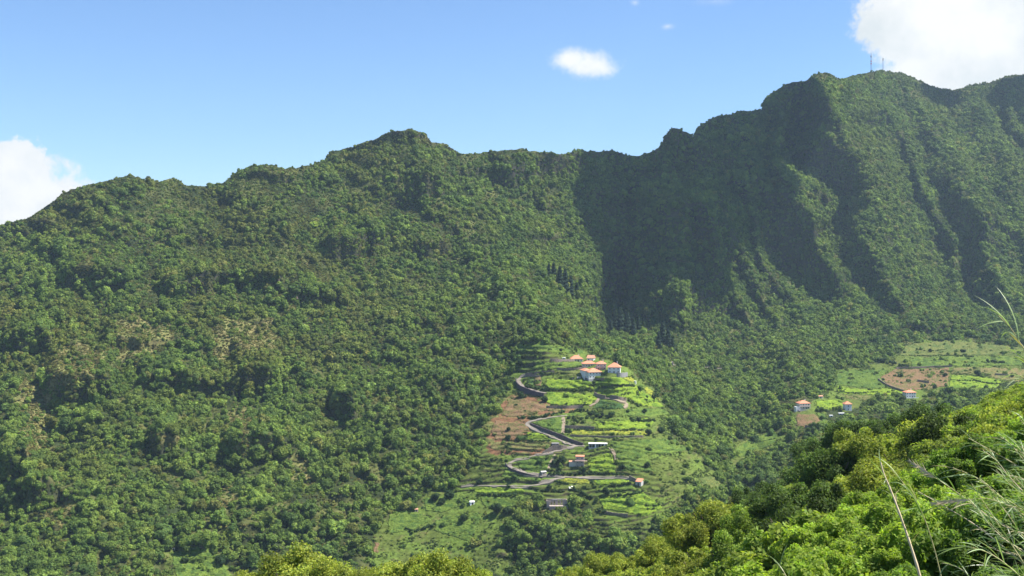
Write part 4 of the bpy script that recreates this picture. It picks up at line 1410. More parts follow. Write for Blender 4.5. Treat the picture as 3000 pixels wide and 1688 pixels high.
def hip_geo(x0, x1, y0, y1, z, h, e=0.7, t=0.22):
    x0 -= e; x1 += e; y0 -= e; y1 += e
    w, d = x1 - x0, y1 - y0
    if w >= d:
        r0, r1 = (x0 + d * .5, (y0 + y1) / 2), (x1 - d * .5, (y0 + y1) / 2)
    else:
        r0, r1 = ((x0 + x1) / 2, y0 + w * .5), ((x0 + x1) / 2, y1 - w * .5)
    if abs(r0[0] - r1[0]) + abs(r0[1] - r1[1]) < 0.3: r1 = (r0[0] + .15, r0[1])
    v = [(x0, y0, z), (x1, y0, z), (x1, y1, z), (x0, y1, z), (x0, y0, z + t), (x1, y0, z + t), (x1, y1, z + t), (x0, y1, z + t), (*r0, z + h), (*r1, z + h)]
    f = [(0, 3, 2, 1), (0, 1, 5, 4), (1, 2, 6, 5), (2, 3, 7, 6), (3, 0, 4, 7)]
    if w >= d: f += [(4, 5, 9, 8), (5, 6, 9), (6, 7, 8, 9), (7, 4, 8)]
    else: f += [(4, 5, 8), (5, 6, 9, 8), (6, 7, 9), (7, 4, 8, 9)]
    return v, f


def gable_geo(x0, x1, y0, y1, z, h, e=0.5, t=0.2):
    x0 -= e; x1 += e; y0 -= e; y1 += e; ym = (y0 + y1) / 2
    v = [(x0, y0, z), (x1, y0, z), (x1, y1, z), (x0, y1, z), (x0, y0, z + t), (x1, y0, z + t), (x1, y1, z + t), (x0, y1, z + t), (x0, ym, z + h), (x1, ym, z + h)]
    f = [(0, 3, 2, 1), (0, 1, 5, 4), (1, 2, 6, 9, 5), (2, 3, 7, 6), (3, 0, 4, 8, 7), (4, 5, 9, 8), (6, 7, 8, 9)]
    return v, f


def opening(root, face, u, z, w, h, W, D, glass=True, name='window'):
    """a window or door set proud on one face: frame with a pane, sill; face in 'f','l','r'"""
    def place(u0, u1, z0, z1, p0, p1):
        if face == 'f': return box_geo(u0, u1, -p1, -p0, z0, z1)
        if face == 'r': return box_geo(W / 2 + p0, W / 2 + p1, u0, u1, z0, z1)
        return box_geo(-W / 2 - p1, -W / 2 - p0, u0, u1, z0, z1)
    fr = 0.12
    o = part(name, [place(u - w / 2, u - w / 2 + fr, z, z + h, .003, .09), place(u + w / 2 - fr, u + w / 2, z, z + h, .003, .09),
                    place(u - w / 2 + fr, u + w / 2 - fr, z + h - fr, z + h, .003, .09), place(u - w / 2 + fr, u + w / 2 - fr, z, z + fr, .003, .12)], M['white'] if glass else M['wood'], root)
    part('pane' if glass else 'door_leaf', [place(u - w / 2 + fr, u + w / 2 - fr, z + fr, z + h - fr, .004, .05)], M['glass'] if glass else M['dark'], o)
    return o


def house(px_, py_, wpx, storeys, depth, wallm, label, rz=0.0, roof='hip', roofm='roof', roofh=1.9, nwin=3, door=True, chimney=True, sh=2.8, name='house', balcony=False, cat='house', side='l', base=3.0):
    p = land(px_, py_)[0]
    W = wpx * p[1] / F; D = depth
    root = empty(name, (p[0], p[1] + 0.5, p[2] - .2), rz)
    tag(root, label, cat)
    H = storeys * sh
    roofh = roofh * 1.35
    part('wall', [box_geo(-W / 2, W / 2, 0, D, -base * .0 - .5, H)], M[wallm], root)
    part('foundation', [box_geo(-W / 2 - .15, W / 2 + .15, -.15, D + .15, -base, -.503)], M['concrete'], root)
    if roof == 'hip': rf = part('roof', [hip_geo(-W / 2, W / 2, 0, D, H + .003, roofh)], M[roofm], root)
    elif roof == 'gable': rf = part('roof', [gable_geo(-W / 2, W / 2, 0, D, H + .003, roofh)], M[roofm], root)
    else: rf = part('roof', [box_geo(-W / 2 - .3, W / 2 + .3, -.3, D + .3, H + .003, H + .3)], M[roofm], root)
    if chimney:
        part('chimney', [box_geo(W * .2, W * .2 + .7, D * .6, D * .6 + .7, H + roofh * .4, H + roofh + .7), box_geo(W * .2 - .1, W * .2 + .8, D * .6 - .1, D * .6 + .8, H + roofh + .702, H + roofh + .85)], M['white'], rf)
    for s in range(storeys):
        for i in range(nwin):
            u = -W / 2 + W * (i + .5) / nwin
            if s == 0 and door and i == nwin // 2: opening(root, 'f', u, 0.0, 1.1, 2.1, W, D, False, 'door')
            else: opening(root, 'f', u, s * sh + .95, 1.2, 1.35, W, D)
        for i in range(2):
            opening(root, side, D * (i + .5) / 2, s * sh + .95, 1.0, 1.3, W, D)
    if balcony:
        z = sh * (storeys - 1)
        bal = part('balcony', [box_geo(-W / 2, W / 2, -1.5, -.003, z - .2, z)], M['white'], root)
        part('railing', [box_geo(-W / 2, W / 2, -1.5, -1.42, z + .003, z + .9)], M['pink'], bal)
        for i in range(3):
            u = -W / 2 + .2 + (W - .4) * i / 2
            part('pillar', [box_geo(u - .14, u + .14, -1.45, -1.2, -.5, z - .203), box_geo(u - .14, u + .14, -1.41, -1.2, z + .003, H)], M['white'], bal)
    return root, W, H, D


house(1690, 1060, 34, 1, 8, 'cream', 'low village house with orange hipped roof, upper left of the cluster', 0.1, roofh=2.6, nwin=4, base=4)
house(1729, 1058, 19, 1, 7, 'white', 'small white gabled village house behind the long one', -0.35, roof='gable', roofm='roof_old', roofh=2.2, nwin=2, chimney=False, side='r')
house(1726, 1075, 38, 1, 8, 'cream', 'long low village house with salmon roof in the middle of the cluster', 0.05, roofh=2.0, nwin=5, sh=3.0)
house(1762, 1084, 27, 2, 9, 'pink', 'two storey village house with balcony at the back right of the cluster', 0.0, roofh=2.0, nwin=3, balcony=True)
r5, W5, H5, D5 = house(1744, 1108, 40, 2, 11, 'white', 'largest village house in front, pale walls under a broad orange roof', 0.3, roofh=2.6, nwin=4)
r51 = part('wing_wall', [box_geo(-W5 / 2 - 2.5, -W5 / 2 + 4.5, D5 * .45, D5 + 5, -1.5, H5 + 1.0)], M['white'], r5)
part('wing_roof', [hip_geo(-W5 / 2 - 2.5, -W5 / 2 + 4.5, D5 * .45, D5 + 5, H5 + 1.003, 2.2)], M['roof'], r5)
part('dormer', [box_geo(1.2, 3.0, 1.0, 2.6, H5 + .3, H5 + 1.3)], M['wood'], r5)
house(1799, 1094, 36, 2, 10, 'white', 'white two storey village house with pyramid roof and right side veranda', -0.15, roofh=3.0, nwin=3)


def veranda(x, y, w, label, parent_root=None):
    pass


wall('retaining_wall', [(1806, 1104), (1822, 1106), (1838, 1104)], 4.2, M['block'], 'grey block wall under the right village house', 0.8)
wall('retaining_wall', [(1716, 1113), (1745, 1115), (1770, 1112)], 1.6, M['drystone'], 'low terrace wall in front of the largest village house', 0.6)


def hut(px_, py_, wpx, h, d, wallm, roofm, label, rz=0.0, roof='flat', name='shed', openings=1, roofh=.9, cat='shed', over=.25, base=2.0):
    p = land(px_, py_)[0]
    W = wpx * p[1] / F
    root = empty(name, (p[0], p[1] + .3, p[2] - .1), rz)
    tag(root, label, cat)
    part('wall', [box_geo(-W / 2, W / 2, 0, d, -base, h)], M[wallm], root)
    if roof == 'flat': part('roof', [box_geo(-W / 2 - over, W / 2 + over, -over, d + over, h + .003, h + .2)], M[roofm], root)
    elif roof == 'gable': part('roof', [gable_geo(-W / 2, W / 2, 0, d, h + .003, roofh, over)], M[roofm], root)
    else: part('roof', [([(-W / 2 - over, -over, h + .003), (W / 2 + over, -over, h + .003), (W / 2 + over, d + over, h + roofh), (-W / 2 - over, d + over, h + roofh),
                          (-W / 2 - over, -over, h + .12), (W / 2 + over, -over, h + .12), (W / 2 + over, d + over, h + roofh + .12), (-W / 2 - over, d + over, h + roofh + .12)],
                         [(0, 3, 2, 1), (4, 5, 6, 7), (0, 1, 5, 4), (1, 2, 6, 5), (2, 3, 7, 6), (3, 0, 4, 7)])], M[roofm], root)
    for i in range(openings):
        u = -W / 2 + W * (i + .5) / openings
        part('doorway', [box_geo(u - .5, u + .5, -.06, -.003, 0.05, min(2.0, h - .2)), box_geo(u - .6, u + .6, -.12, -.003, min(2.0, h - .2) + .002, min(2.0, h - .2) + .12)], M['dark'], root)
    return root, W


# flat-roofed barn: bays open to the front, white parapet
def barn():
    p = land(1752, 1312)[0]
    W = 54 * p[1] / F; D = 5; H = 3.0
    root = empty('barn', (p[0], p[1] + .3, p[2]), -0.05)
    tag(root, 'long low flat roofed barn with dark open bays beside the road junction', 'barn')
    part('back_wall', [box_geo(-W / 2, W / 2, D - .25, D, -2, H)], M['concrete'], root)
    part('floor_slab', [box_geo(-W / 2, W / 2, 0, D - .253, -2, 0.0)], M['concrete'], root)
    n = 6
    for i in range(n + 1):
        u = -W / 2 + (W - .3) * i / n
        part('pier', [box_geo(u, u + .3 + (.9 if i in (2, 5) else 0), 0, .35, .003, H - .003)], M['white'], root)
    for i in (0, n):
        u = -W / 2 + (W - .25) * i / n
        part('end_wall', [box_geo(u, u + .25, .353, D - .253, .003, H - .003)], M['concrete'], root)
    part('roof', [box_geo(-W / 2 - .2, W / 2 + .2, -.2, D + .2, H + .003, H + .35)], M['sheet'], root)


barn()
hut(1628, 1309, 20, 2.6, 4, 'block', 'block', 'dark grey block hut in the grass above the road junction', 0.1, openings=2)
hut(1642, 1281, 8, 1.3, 2, 'sheet', 'sheet', 'small white tank on top of the slanting road wall', 0, openings=1, name='water_tank', cat='water tank')
hut(1594, 1393, 15, 2.6, 3.2, 'block', 'concrete', 'tiny dark hut with pale gable roof in the lowest bend', 0.4, roof='gable', openings=1)
hut(1870, 1423, 17, 3.0, 5, 'concrete', 'roof', 'small hut with red lean-to roof at the far end of the lane', -0.5, roof='lean', openings=1, roofh=1.6, base=3)
hut(1384, 1480, 13, 2.3, 3, 'sheet', 'sheet', 'bright white little shed in the lower meadow', 0.3, roof='gable', openings=1)
hut(1220, 1502, 9, 2.4, 3, 'pink', 'roof_old', 'tiny pinkish shed at the edge of the left wood', 0.2, roof='gable', openings=1)
hut(508, 1612, 7, 1.4, 2, 'sheet', 'sheet', 'small white box shed at the edge of the bottom left meadow', 0.2, openings=1)
hut(2405, 1168, 14, 2.3, 3.5, 'cream', 'roof_old', 'small pale shed above the terrace house on the right', 0.2, roof='gable', openings=1)
hut(1967, 1070, 11, 3.6, 4, 'stone', 'stone', 'pale roadside hut at the mountain foot', 0, openings=1)
hut(2467, 1216, 16, 1.6, 3, 'concrete', 'sheet', 'low shed with white roof below the tower like house', 0, openings=2)
hut(2436, 1222, 9, 1.5, 2.4, 'sheet', 'sheet', 'small white tank below the tower like house', 0, openings=1, name='water_tank', cat='water tank')
hut(1652, 1054, 9, 1.8, 3, 'sheet', 'sheet', 'small white shed left of the village houses', 0, openings=1)
hut(1714, 1113, 6, 3.2, 2, 'cream', 'cream', 'narrow pale pillar like outhouse beside the largest village house', 0, openings=1, name='outhouse', cat='outhouse')
hut(1697, 1110, 9, 1.4, 3, 'sheet', 'concrete', 'low white and grey pen left of the largest village house', 0.1, openings=2, name='animal_pen', cat='animal pen')
hut(1681, 1110, 8, 1.2, 3, 'stone', 'dark', 'low dark stone pen farther left of the largest village house', 0.1, openings=1, name='animal_pen', cat='animal pen')
hut(1858, 1120, 10, 1.0, 2, 'sheet', 'sheet', 'small white box at the right brow of the spur', -.3, openings=1, name='water_tank', cat='water tank')

# house with the red flat roof and terrace
r7, W7, H7, D7 = house(1699, 1371, 24, 3, 7, 'stone', 'three level narrow house with red roof among trees above the lane', -0.1, roof='flat', roofm='roof', nwin=2, chimney=False, sh=3.0)
part('terrace_slab', [box_geo(-W7 / 2 - .6, W7 / 2 + 2.6, -1.6, -.16, H7 - 3.2, H7 - 3.0)], M['pink'], r7)
part('annex', [box_geo(-W7 / 2 - 5.5, -W7 / 2 - .003, 1, 5, -1, H7 * .5)], M['cream'], r7)
part('annex_roof', [gable_geo(-W7 / 2 - 5.5, -W7 / 2 - .2, 1, 5, H7 * .5 + .003, 1.0, .1)], M['roof_old'], r7)


def ruin():
    p = land(1632, 1482)[0]
    W = 60 * p[1] / F; D = 6
    root = empty('stone_ruin', (p[0], p[1] + .3, p[2]), 0.02)
    tag(root, 'roofless pale stone ruin with dark door gaps in the lower meadow', 'ruin')
    g = np.random.default_rng(5)
    segs = [(-.5, -.30, 3.6), (-.24, -.16, 4.2), (-.10, .06, 4.6), (.12, .20, 4.4), (.26, .5, 4.6)]
    for a, b, h in segs:
        n = 5
        v = []; f = []
        xs = np.linspace(a * W, b * W, n)
        for x in xs:
            hh = h + g.uniform(-.35, .35)
            v += [(x, 0, -1.5), (x, 0, hh), (x, .6, hh), (x, .6, -1.5)]
        for i in range(n - 1):
            q = i * 4
            for k_ in range(3): f.append((q + k_, q + k_ + 1, q + k_ + 5, q + k_ + 4))
        f.append((0, 1, 2, 3)); e = (n - 1) * 4; f.append((e + 3, e + 2, e + 1, e))
        part('wall', [(v, f)], M['stone'], root)
    part('back_wall', [box_geo(-W / 2, W / 2, D, D + .6, -1.5, 3.9)], M['stone'], root)
    part('side_wall', [box_geo(W / 2 - .6, W / 2, .603, D - .003, -1.5, 3.6)], M['stone'], root)
    part('side_wall', [box_geo(-W / 2, -W / 2 + .6, .603, D - .003, -1.5, 3.0)], M['stone'], root)
    part('lintel', [box_geo(-.24 * W, .2 * W, .05, .55, 4.62, 4.9)], M['concrete'], root)
    part('front_terrace', [box_geo(-.38 * W, .55 * W, -3.6, -.003, -2.5, .4)], M['stone'], root)


ruin()


def tarp():
    p = land(1678, 1436)[0]
    n, m_ = 9, 4
    W = 20 * p[1] / F
    v = []
    for j in range(m_):
        for i in range(n):
            v.append((-W / 2 + W * i / (n - 1), j * 1.2, 1.2 + .35 * math.sin(i * 1.3 + j) + .35 * j))
    f = [(j * n + i, j * n + i + 1, (j + 1) * n + i + 1, (j + 1) * n + i) for j in range(m_ - 1) for i in range(n - 1)]
    root = empty('sheet_shelter', p, .1)
    tag(root, 'sagging white sheet shelter below the yellow green field', 'shelter')
    part('cover', [(v, f)], M['sheet'], root)
    for i in range(4):
        u = -W / 2 + W * i / 3
        part('post', [box_geo(u - .06, u + .06, -.05, .07, -1, 1.15)], M['wood'], root)


tarp()

# three houses on the right
ra, Wa, Ha, Da = house(2358, 1199, 32, 2, 8, 'cream', 'two storey house with orange roof on the stone platform above the ploughed plot', 0.15, nwin=4, roofh=2.0, balcony=True)
part('platform', [box_geo(-Wa / 2 - 2, Wa / 2 + 4.5, -5.5, -1.6, -5, -.6)], M['stone'], ra)
part('parapet', [box_geo(-Wa / 2 - 2, Wa / 2 + 4.5, -5.5, -5.2, -.597, .3)], M['concrete'], ra)
part('side_tower', [box_geo(-Wa / 2 - 4, -Wa / 2 - .16, -1, 4, -5, 2.6)], M['white'], ra)
house(2486, 1204, 20, 2, 6, 'white', 'narrow white tower like house with orange pyramid roof', 0.1, nwin=1, door=False, roofh=2.0, sh=3.3, chimney=False, base=5)
rb, Wb, Hb, Db = house(2670, 1166, 30, 2, 8, 'white', 'white house with orange roof on a high grey basement below the brown field', 0.12, nwin=4, roofh=1.8, base=3)
part('basement', [box_geo(-Wb / 2 - 1.5, Wb / 2 + 1.2, -3.2, -.16, -4, .2)], M['concrete'], rb)
part('basement_rail', [box_geo(-Wb / 2 - 1.5, Wb / 2 + 1.2, -3.2, -3.1, .203, 1.0)], M['sheet'], rb)


# ------------------------------------------------------------------ masts on the summit
def mast(px_, py_, hpx, base_w, label, bands):
    py0 = np.interp(px_, GX, sky)
    p = land(px_, py0 + 1)[0]
    H = hpx * p[1] / F
    root = empty('radio_mast', p)
    tag(root, label, 'mast')
    n = 12
    for s in range(3):      # legs
        a = s * 2.094 + .5
        v, f = limb((math.cos(a) * base_w, math.sin(a) * base_w, -3), (math.cos(a) * base_w * .3, math.sin(a) * base_w * .3, H), .15, .11, 5)
        part('leg', [(v.tolist(), f.tolist())], M['steel'], root)
    geos = []
    for k_ in range(n):
        z0, z1 = H * k_ / n, H * (k_ + 1) / n
        w0 = base_w * (1 - .7 * z0 / H); w1 = base_w * (1 - .7 * z1 / H)
        for s in range(3):
            a = s * 2.094 + .5; b = a + 2.094
            v, f = limb((math.cos(a) * w0, math.sin(a) * w0, z0), (math.cos(b) * w1, math.sin(b) * w1, z1), .06, .06, 4)
            geos.append((v.tolist(), f.tolist()))
            v, f = limb((math.cos(a) * w1, math.sin(a) * w1, z1), (math.cos(b) * w1, math.sin(b) * w1, z1), .06, .06, 4)
            geos.append((v.tolist(), f.tolist()))
    part('bracing', geos, M['steel'], root)
    for z in bands:
        v, f = limb((0, 0, H * z), (0, 0, H * z + 2.2), base_w * .8, base_w * .8, 8)
        part('antenna_drum', [(v.tolist(), f.tolist())], M['redpaint'] if z < .6 else M['steel'], root)
    v, f = limb((0, 0, H), (0, 0, H + 5), .15, .08, 5)
    part('spike', [(v.tolist(), f.tolist())], M['steel'], root)


mast(2552, 207, 56, 1.5, 'taller lattice radio mast on the right summit', (.42, .55, .8))
mast(2587, 205, 38, 1.2, 'shorter lattice radio mast right of the taller one', (.85, .95))


# ------------------------------------------------------------------ near trees and foreground
def near_tree_mesh(kind, seed):
    spec = {'green': dict(lobes=58, nleaf=15000, leaf=.052, aspect=(1.15, 1.05, .75), lobe_r=(.11, .25)),
            'tall': dict(lobes=50, nleaf=12000, leaf=.056, aspect=(.85, .85, 1.15), lobe_r=(.11, .25)),
            'laurel': dict(lobes=54, nleaf=15000, leaf=.052, aspect=(1.1, 1.1, .75), lobe_r=(.13, .23))}[kind]
    v, q, t, c = crown_geo(1.0, spec['lobes'], spec['nleaf'], spec['leaf'], seed, spec['aspect'], lobe_r=spec['lobe_r'], long=1.25, corefrac=.66, tilt=.85, lobe_var=.34, spread=(.62, 1.34))
    crown = merge_mesh('crown_' + kind, [(v + np.array([0, 0, 1.15]), [q, t], c, 0)], [M['near_o']])
    tr = merge_mesh('trunk_' + kind, trunk_parts(1.3, .055, seed + 1, 6, .45), [M['bark']])
    return crown, tr


NT = [near_tree_mesh('green', 71), near_tree_mesh('tall', 72), near_tree_mesh('laurel', 73), near_tree_mesh('green', 74)]


def near_tree(x, y, r, k_, col, label, group=None, name='tree', z=None):
    z = float(near_z(x, y)) if z is None else z
    root = empty(name, (x, y, z - .1), random.uniform(0, 6.28))
    root.scale = (r, r, r * random.uniform(.92, 1.1))
    tag(root, label, 'tree', group)
    c, t = NT[k_]
    o = bpy.data.objects.new('crown', c); C.objects.link(o); o.parent = root; o.color = (*col, 1)
    o = bpy.data.objects.new('trunk', t); C.objects.link(o); o.parent = root
    return root


def by_pixel(px_, py_, Y):           # a place on the near slope chosen from the photograph: crown top seen at that pixel, that many metres away
    return (px_ - 1500) / F * Y, Y, (HY - py_) / F * Y


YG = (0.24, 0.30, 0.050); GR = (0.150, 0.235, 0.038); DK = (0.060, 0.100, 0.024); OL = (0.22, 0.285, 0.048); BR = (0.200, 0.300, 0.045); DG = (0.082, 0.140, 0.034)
# px, py of the crown's top, distance, crown radius, mesh, colour, label
BIG = [
    (860, 1600, 125, 5.6, 2, YG, 'tall yellow green laurel crown at the bottom edge, left of the pair'),
    (990, 1612, 122, 4.6, 2, YG, 'yellow green laurel crown leaning into the left one at the bottom edge'),
    (745, 1645, 124, 3.8, 2, YG, 'small outer laurel crown at the far left of the bottom pair'),
    (1080, 1650, 118, 3.4, 2, YG, 'low laurel crown in the dip between the two big bottom trees'),
    (1200, 1590, 116, 4.4, 2, YG, 'tall yellow green laurel crown at the bottom edge, right of the pair'),
    (1305, 1610, 114, 4.2, 2, YG, 'round laurel crown on the right flank of the right bottom tree'),
    (1390, 1660, 112, 3.0, 2, OL, 'small laurel crown at the right end of the bottom group'),
    (2110, 1440, 150, 6.0, 3, YG, 'broad yellow green tree left of the dark trees on the right slope'),
    (2020, 1478, 148, 4.6, 0, YG, 'yellow green tree at the left end of the right slope trees'),
    (2210, 1455, 140, 5.0, 0, GR, 'green tree right of the broad yellow green tree'),
    (2150, 1530, 120, 4.4, 1, GR, 'fresh green tree below the broad yellow green tree'),
    (2050, 1575, 125, 4.2, 0, YG, 'yellow green tree low at the left of the right slope'),
    (2260, 1560, 105, 4.4, 1, GR, 'green tree just left of the darkest tree'),
    (1930, 1560, 160, 4.2, 3, YG, 'pale yellow green tree near the bottom middle'),
    (1850, 1600, 170, 4.2, 0, YG, 'yellow green bushy tree at the bottom middle'),
    (1760, 1625, 175, 4.0, 3, YG, 'bushy yellow green tree at the bottom middle, further left'),
    (1670, 1655, 180, 3.6, 0, YG, 'low yellow green tree at the bottom, left end of the right slope'),
    (1960, 1640, 130, 4.0, 0, YG, 'yellow green tree at the bottom edge under the pale one'),
    (2160, 1620, 95, 3.6, 0, GR, 'dark green tree at the bottom edge beside the bright bushes'),
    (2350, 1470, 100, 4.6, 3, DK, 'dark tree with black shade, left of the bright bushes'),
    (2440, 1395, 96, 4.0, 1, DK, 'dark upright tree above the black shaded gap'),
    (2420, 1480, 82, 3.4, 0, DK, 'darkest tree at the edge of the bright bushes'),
    (2330, 1390, 140, 5.2, 0, DG, 'green tree on the right slope above the darkest tree'),
    (2440, 1300, 150, 5.6, 3, DG, 'deep green crown high on the right slope below the houses'),
    (2540, 1240, 150, 5.2, 0, OL, 'olive crown right of the red soil path'),
    (2560, 1340, 110, 4.6, 3, YG, 'yellow green crown in the middle of the right slope'),
    (2460, 1370, 115, 4.0, 0, DG, 'deep green crown left of the yellow green one in the right slope'),
    (2640, 1270, 120, 4.8, 0, OL, 'olive bushy crown under the dark round tree'),
    (2720, 1320, 92, 3.6, 3, GR, 'green crown just over the bright bushes, middle'),
    (2745, 1195, 130, 5.0, 3, YG, 'yellow tinted crown above the dark round tree on the right'),
    (2805, 1190, 118, 5.2, 0, DK, 'big dark round tree on the right, below the right fields'),
    (2860, 1180, 150, 5.5, 0, GR, 'green tree above the big dark round tree on the right'),
    (2745, 1172, 190, 6.2, 0, DG, 'dark green tree right below the white house'),
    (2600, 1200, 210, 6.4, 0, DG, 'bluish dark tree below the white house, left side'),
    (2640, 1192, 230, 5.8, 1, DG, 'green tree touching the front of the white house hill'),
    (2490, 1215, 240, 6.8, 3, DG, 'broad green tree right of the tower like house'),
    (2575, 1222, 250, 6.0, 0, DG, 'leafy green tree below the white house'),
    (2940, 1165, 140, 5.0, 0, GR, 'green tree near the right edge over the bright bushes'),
    (2995, 1170, 110, 4.4, 3, YG, 'bright tree at the right edge over the bushes'),
    (2915, 1235, 95, 3.8, 3, YG, 'yellow green tree right of the big dark round tree'),
    (2410, 1250, 260, 7.0, 1, DG, 'tall green tree at the head of the ravine'),
    (2370, 1330, 240, 7.0, 3, DG, 'deep green tree below the ploughed plot'),
    (2430, 1320, 215, 5.5, 0, DG, 'green tree right of the deep green tree below the ploughed plot'),
    (2290, 1380, 230, 6.5, 0, DG, 'green tree low in the ravine right side'),
    (2240, 1410, 200, 5.5, 3, DG, 'round green tree above the broad yellow green tree'),
    (2375, 1270, 280, 6.0, 0, DG, 'green tree under the ploughed plot, left one'),
    (2180, 1410, 215, 4.5, 1, DG, 'slender green tree above the broad yellow green tree, left'),
]
for (x, y, Y, r, k_, col, lab) in BIG:
    X, Yw, Z = by_pixel(x, y, Y)
    top = {0: 2.0, 1: 2.25, 2: 1.95, 3: 2.0}[k_]
    gz = float(near_z(X, Yw))
    need = (Z - gz) / top                                 # scale that makes the crown reach that height from the ground
    s = random.uniform(.9, 1.1)
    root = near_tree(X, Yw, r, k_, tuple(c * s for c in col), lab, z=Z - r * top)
    # stand on a trunk that reaches the ground
    dzz = (Z - r * top) - gz
    if dzz > 0:
        v, f = limb((0, 0, -dzz / r - .3), (0, 0, .1), .07, .055, 7)
        o = mesh_obj('lower_trunk', v, f, M['bark'], root)

# bright leafy bushes in the foreground: one mass
BUSH = bpy.data.collections.new('bush_kinds')
for i in range(3):
    v, q, t, c = crown_geo(1.0, 26, 2200, .11, 120 + i, (1.15, 1, .6), lobe_r=(.16, .34), long=1.35, corefrac=.66, tilt=.8, upb=.5, core=.8, lobe_var=.22, spread=(.7, 1.2))
    o = bpy.data.objects.new('bush_%d' % i, merge_mesh('bush_%d' % i, [(v + np.array([0, 0, .4]), [q, t], c, 0)], [M['near_i']])); BUSH.objects.link(o)


def near_px(x, y, z): return 1500 + F * x / y, HY - F * z / y


def bushes():
    N_ = 42000
    x = rng.uniform(-70, 120, N_); y = rng.uniform(9, 240, N_)
    z = near_z(x, y)
    px_, py_ = near_px(x, y, z)
    # bright mass: the slope nearer than a line
    edge = np.interp(px_, [1400, 2100, 2330, 2500, 2700, 2900, 3100], [0, 36, 52, 64, 76, 84, 90])
    near = (y < edge) & (px_ > 2020)
    mid = ~near & (px_ > 1350) & (px_ < 3200) & (y > 60)
    dens = np.where(near, 1.0, np.where(mid, .45, 0))
    kp = (rng.random(N_) < dens) & (px_ > 1300) & (px_ < 3300) & (py_ < 2100)
    x, y, z, near, px_ = x[kp], y[kp], z[kp], near[kp], px_[kp]
    n_ = len(x)
    s = np.where(near, rng.uniform(.5, 1.15, n_), rng.uniform(1.2, 2.6, n_))
    b = np.array(BR); gcol = np.array(GR); ol = np.array(OL)
    t = lerp(np.broadcast_to(b, (n_, 3)), b * np.array([.62, .72, .8]), sstep(.1, .5, fbm(x / 5, y / 7, 131, 3)))
    t2 = lerp(np.broadcast_to(gcol, (n_, 3)), ol, rng.random(n_))
    t2 = np.where((px_ < 2080)[:, None], t2 * .35 + np.array(YG) * .65, t2)
    t = np.where(near[:, None], t, t2) * rng.uniform(.8, 1.2, (n_, 1))
    h = np.where(near, rng.uniform(.9, 1.9, n_) + 0.6 * fbm(x / 5, y / 5, 133, 2), .3)
    P_ = np.stack([x, y, z + h], -1)
    scatter_obj('undergrowth', P_, s[:, None] * rng.uniform(.85, 1.2, (n_, 3)), np.stack([rng.normal(0, .2, n_), rng.normal(0, .2, n_), rng.uniform(0, 6.28, n_)], -1), rng.integers(0, 3, n_), t,
                'dense bright green bushes covering the near slope at the lower right', BUSH)
    print('undergrowth', n_)


bushes()


# ------------------------------------------------------------------ canes (giant reed) close to the camera
M['cane'] = plain_mat('cane_stem', (0.40, 0.36, 0.16), var=0.25, scale=6, rough=.5, spec=.4)
M['cane_dry'] = plain_mat('dry_cane_stem', (0.62, 0.50, 0.32), var=0.25, scale=6, rough=.6)
mm = leaf_mat('cane_leaf', False, .35, .5, .4); M['cane_leaf'] = mm


def blade(L_, w, bend, seed):
    g = np.random.default_rng(seed)
    n = 9; v = []; f = []
    for i in range(n):
        t = i / (n - 1)
        ang = bend * t
        x = L_ * (math.sin(ang) / bend if abs(bend) > .01 else t); z = L_ * ((1 - math.cos(ang)) / bend if abs(bend) > .01 else 0)
        ww = w * math.sin(math.pi * min(1, (t * .92 + .08))) ** .7 * (1 - t * .3)
        dz_ = .25 * ww
        v += [(x, -ww / 2, -z + dz_), (x, 0, -z), (x, ww / 2, -z + dz_)]
    for i in range(n - 1):
        a = i * 3
        f += [(a, a + 1, a + 4, a + 3), (a + 1, a + 2, a + 5, a + 4)]
    me = bpy.data.meshes.new('leaf_blade'); me.from_pydata(v, [], f); me.materials.append(M['cane_leaf'])
    set_color(me, 'vary', np.ones((len(v), 3)) * g.uniform(.85, 1.15))
    return me


BLADES = [blade(.46, .026, .9, 1), blade(.38, .022, 1.6, 2), blade(.55, .026, .6, 3), blade(.34, .02, .3, 4)]


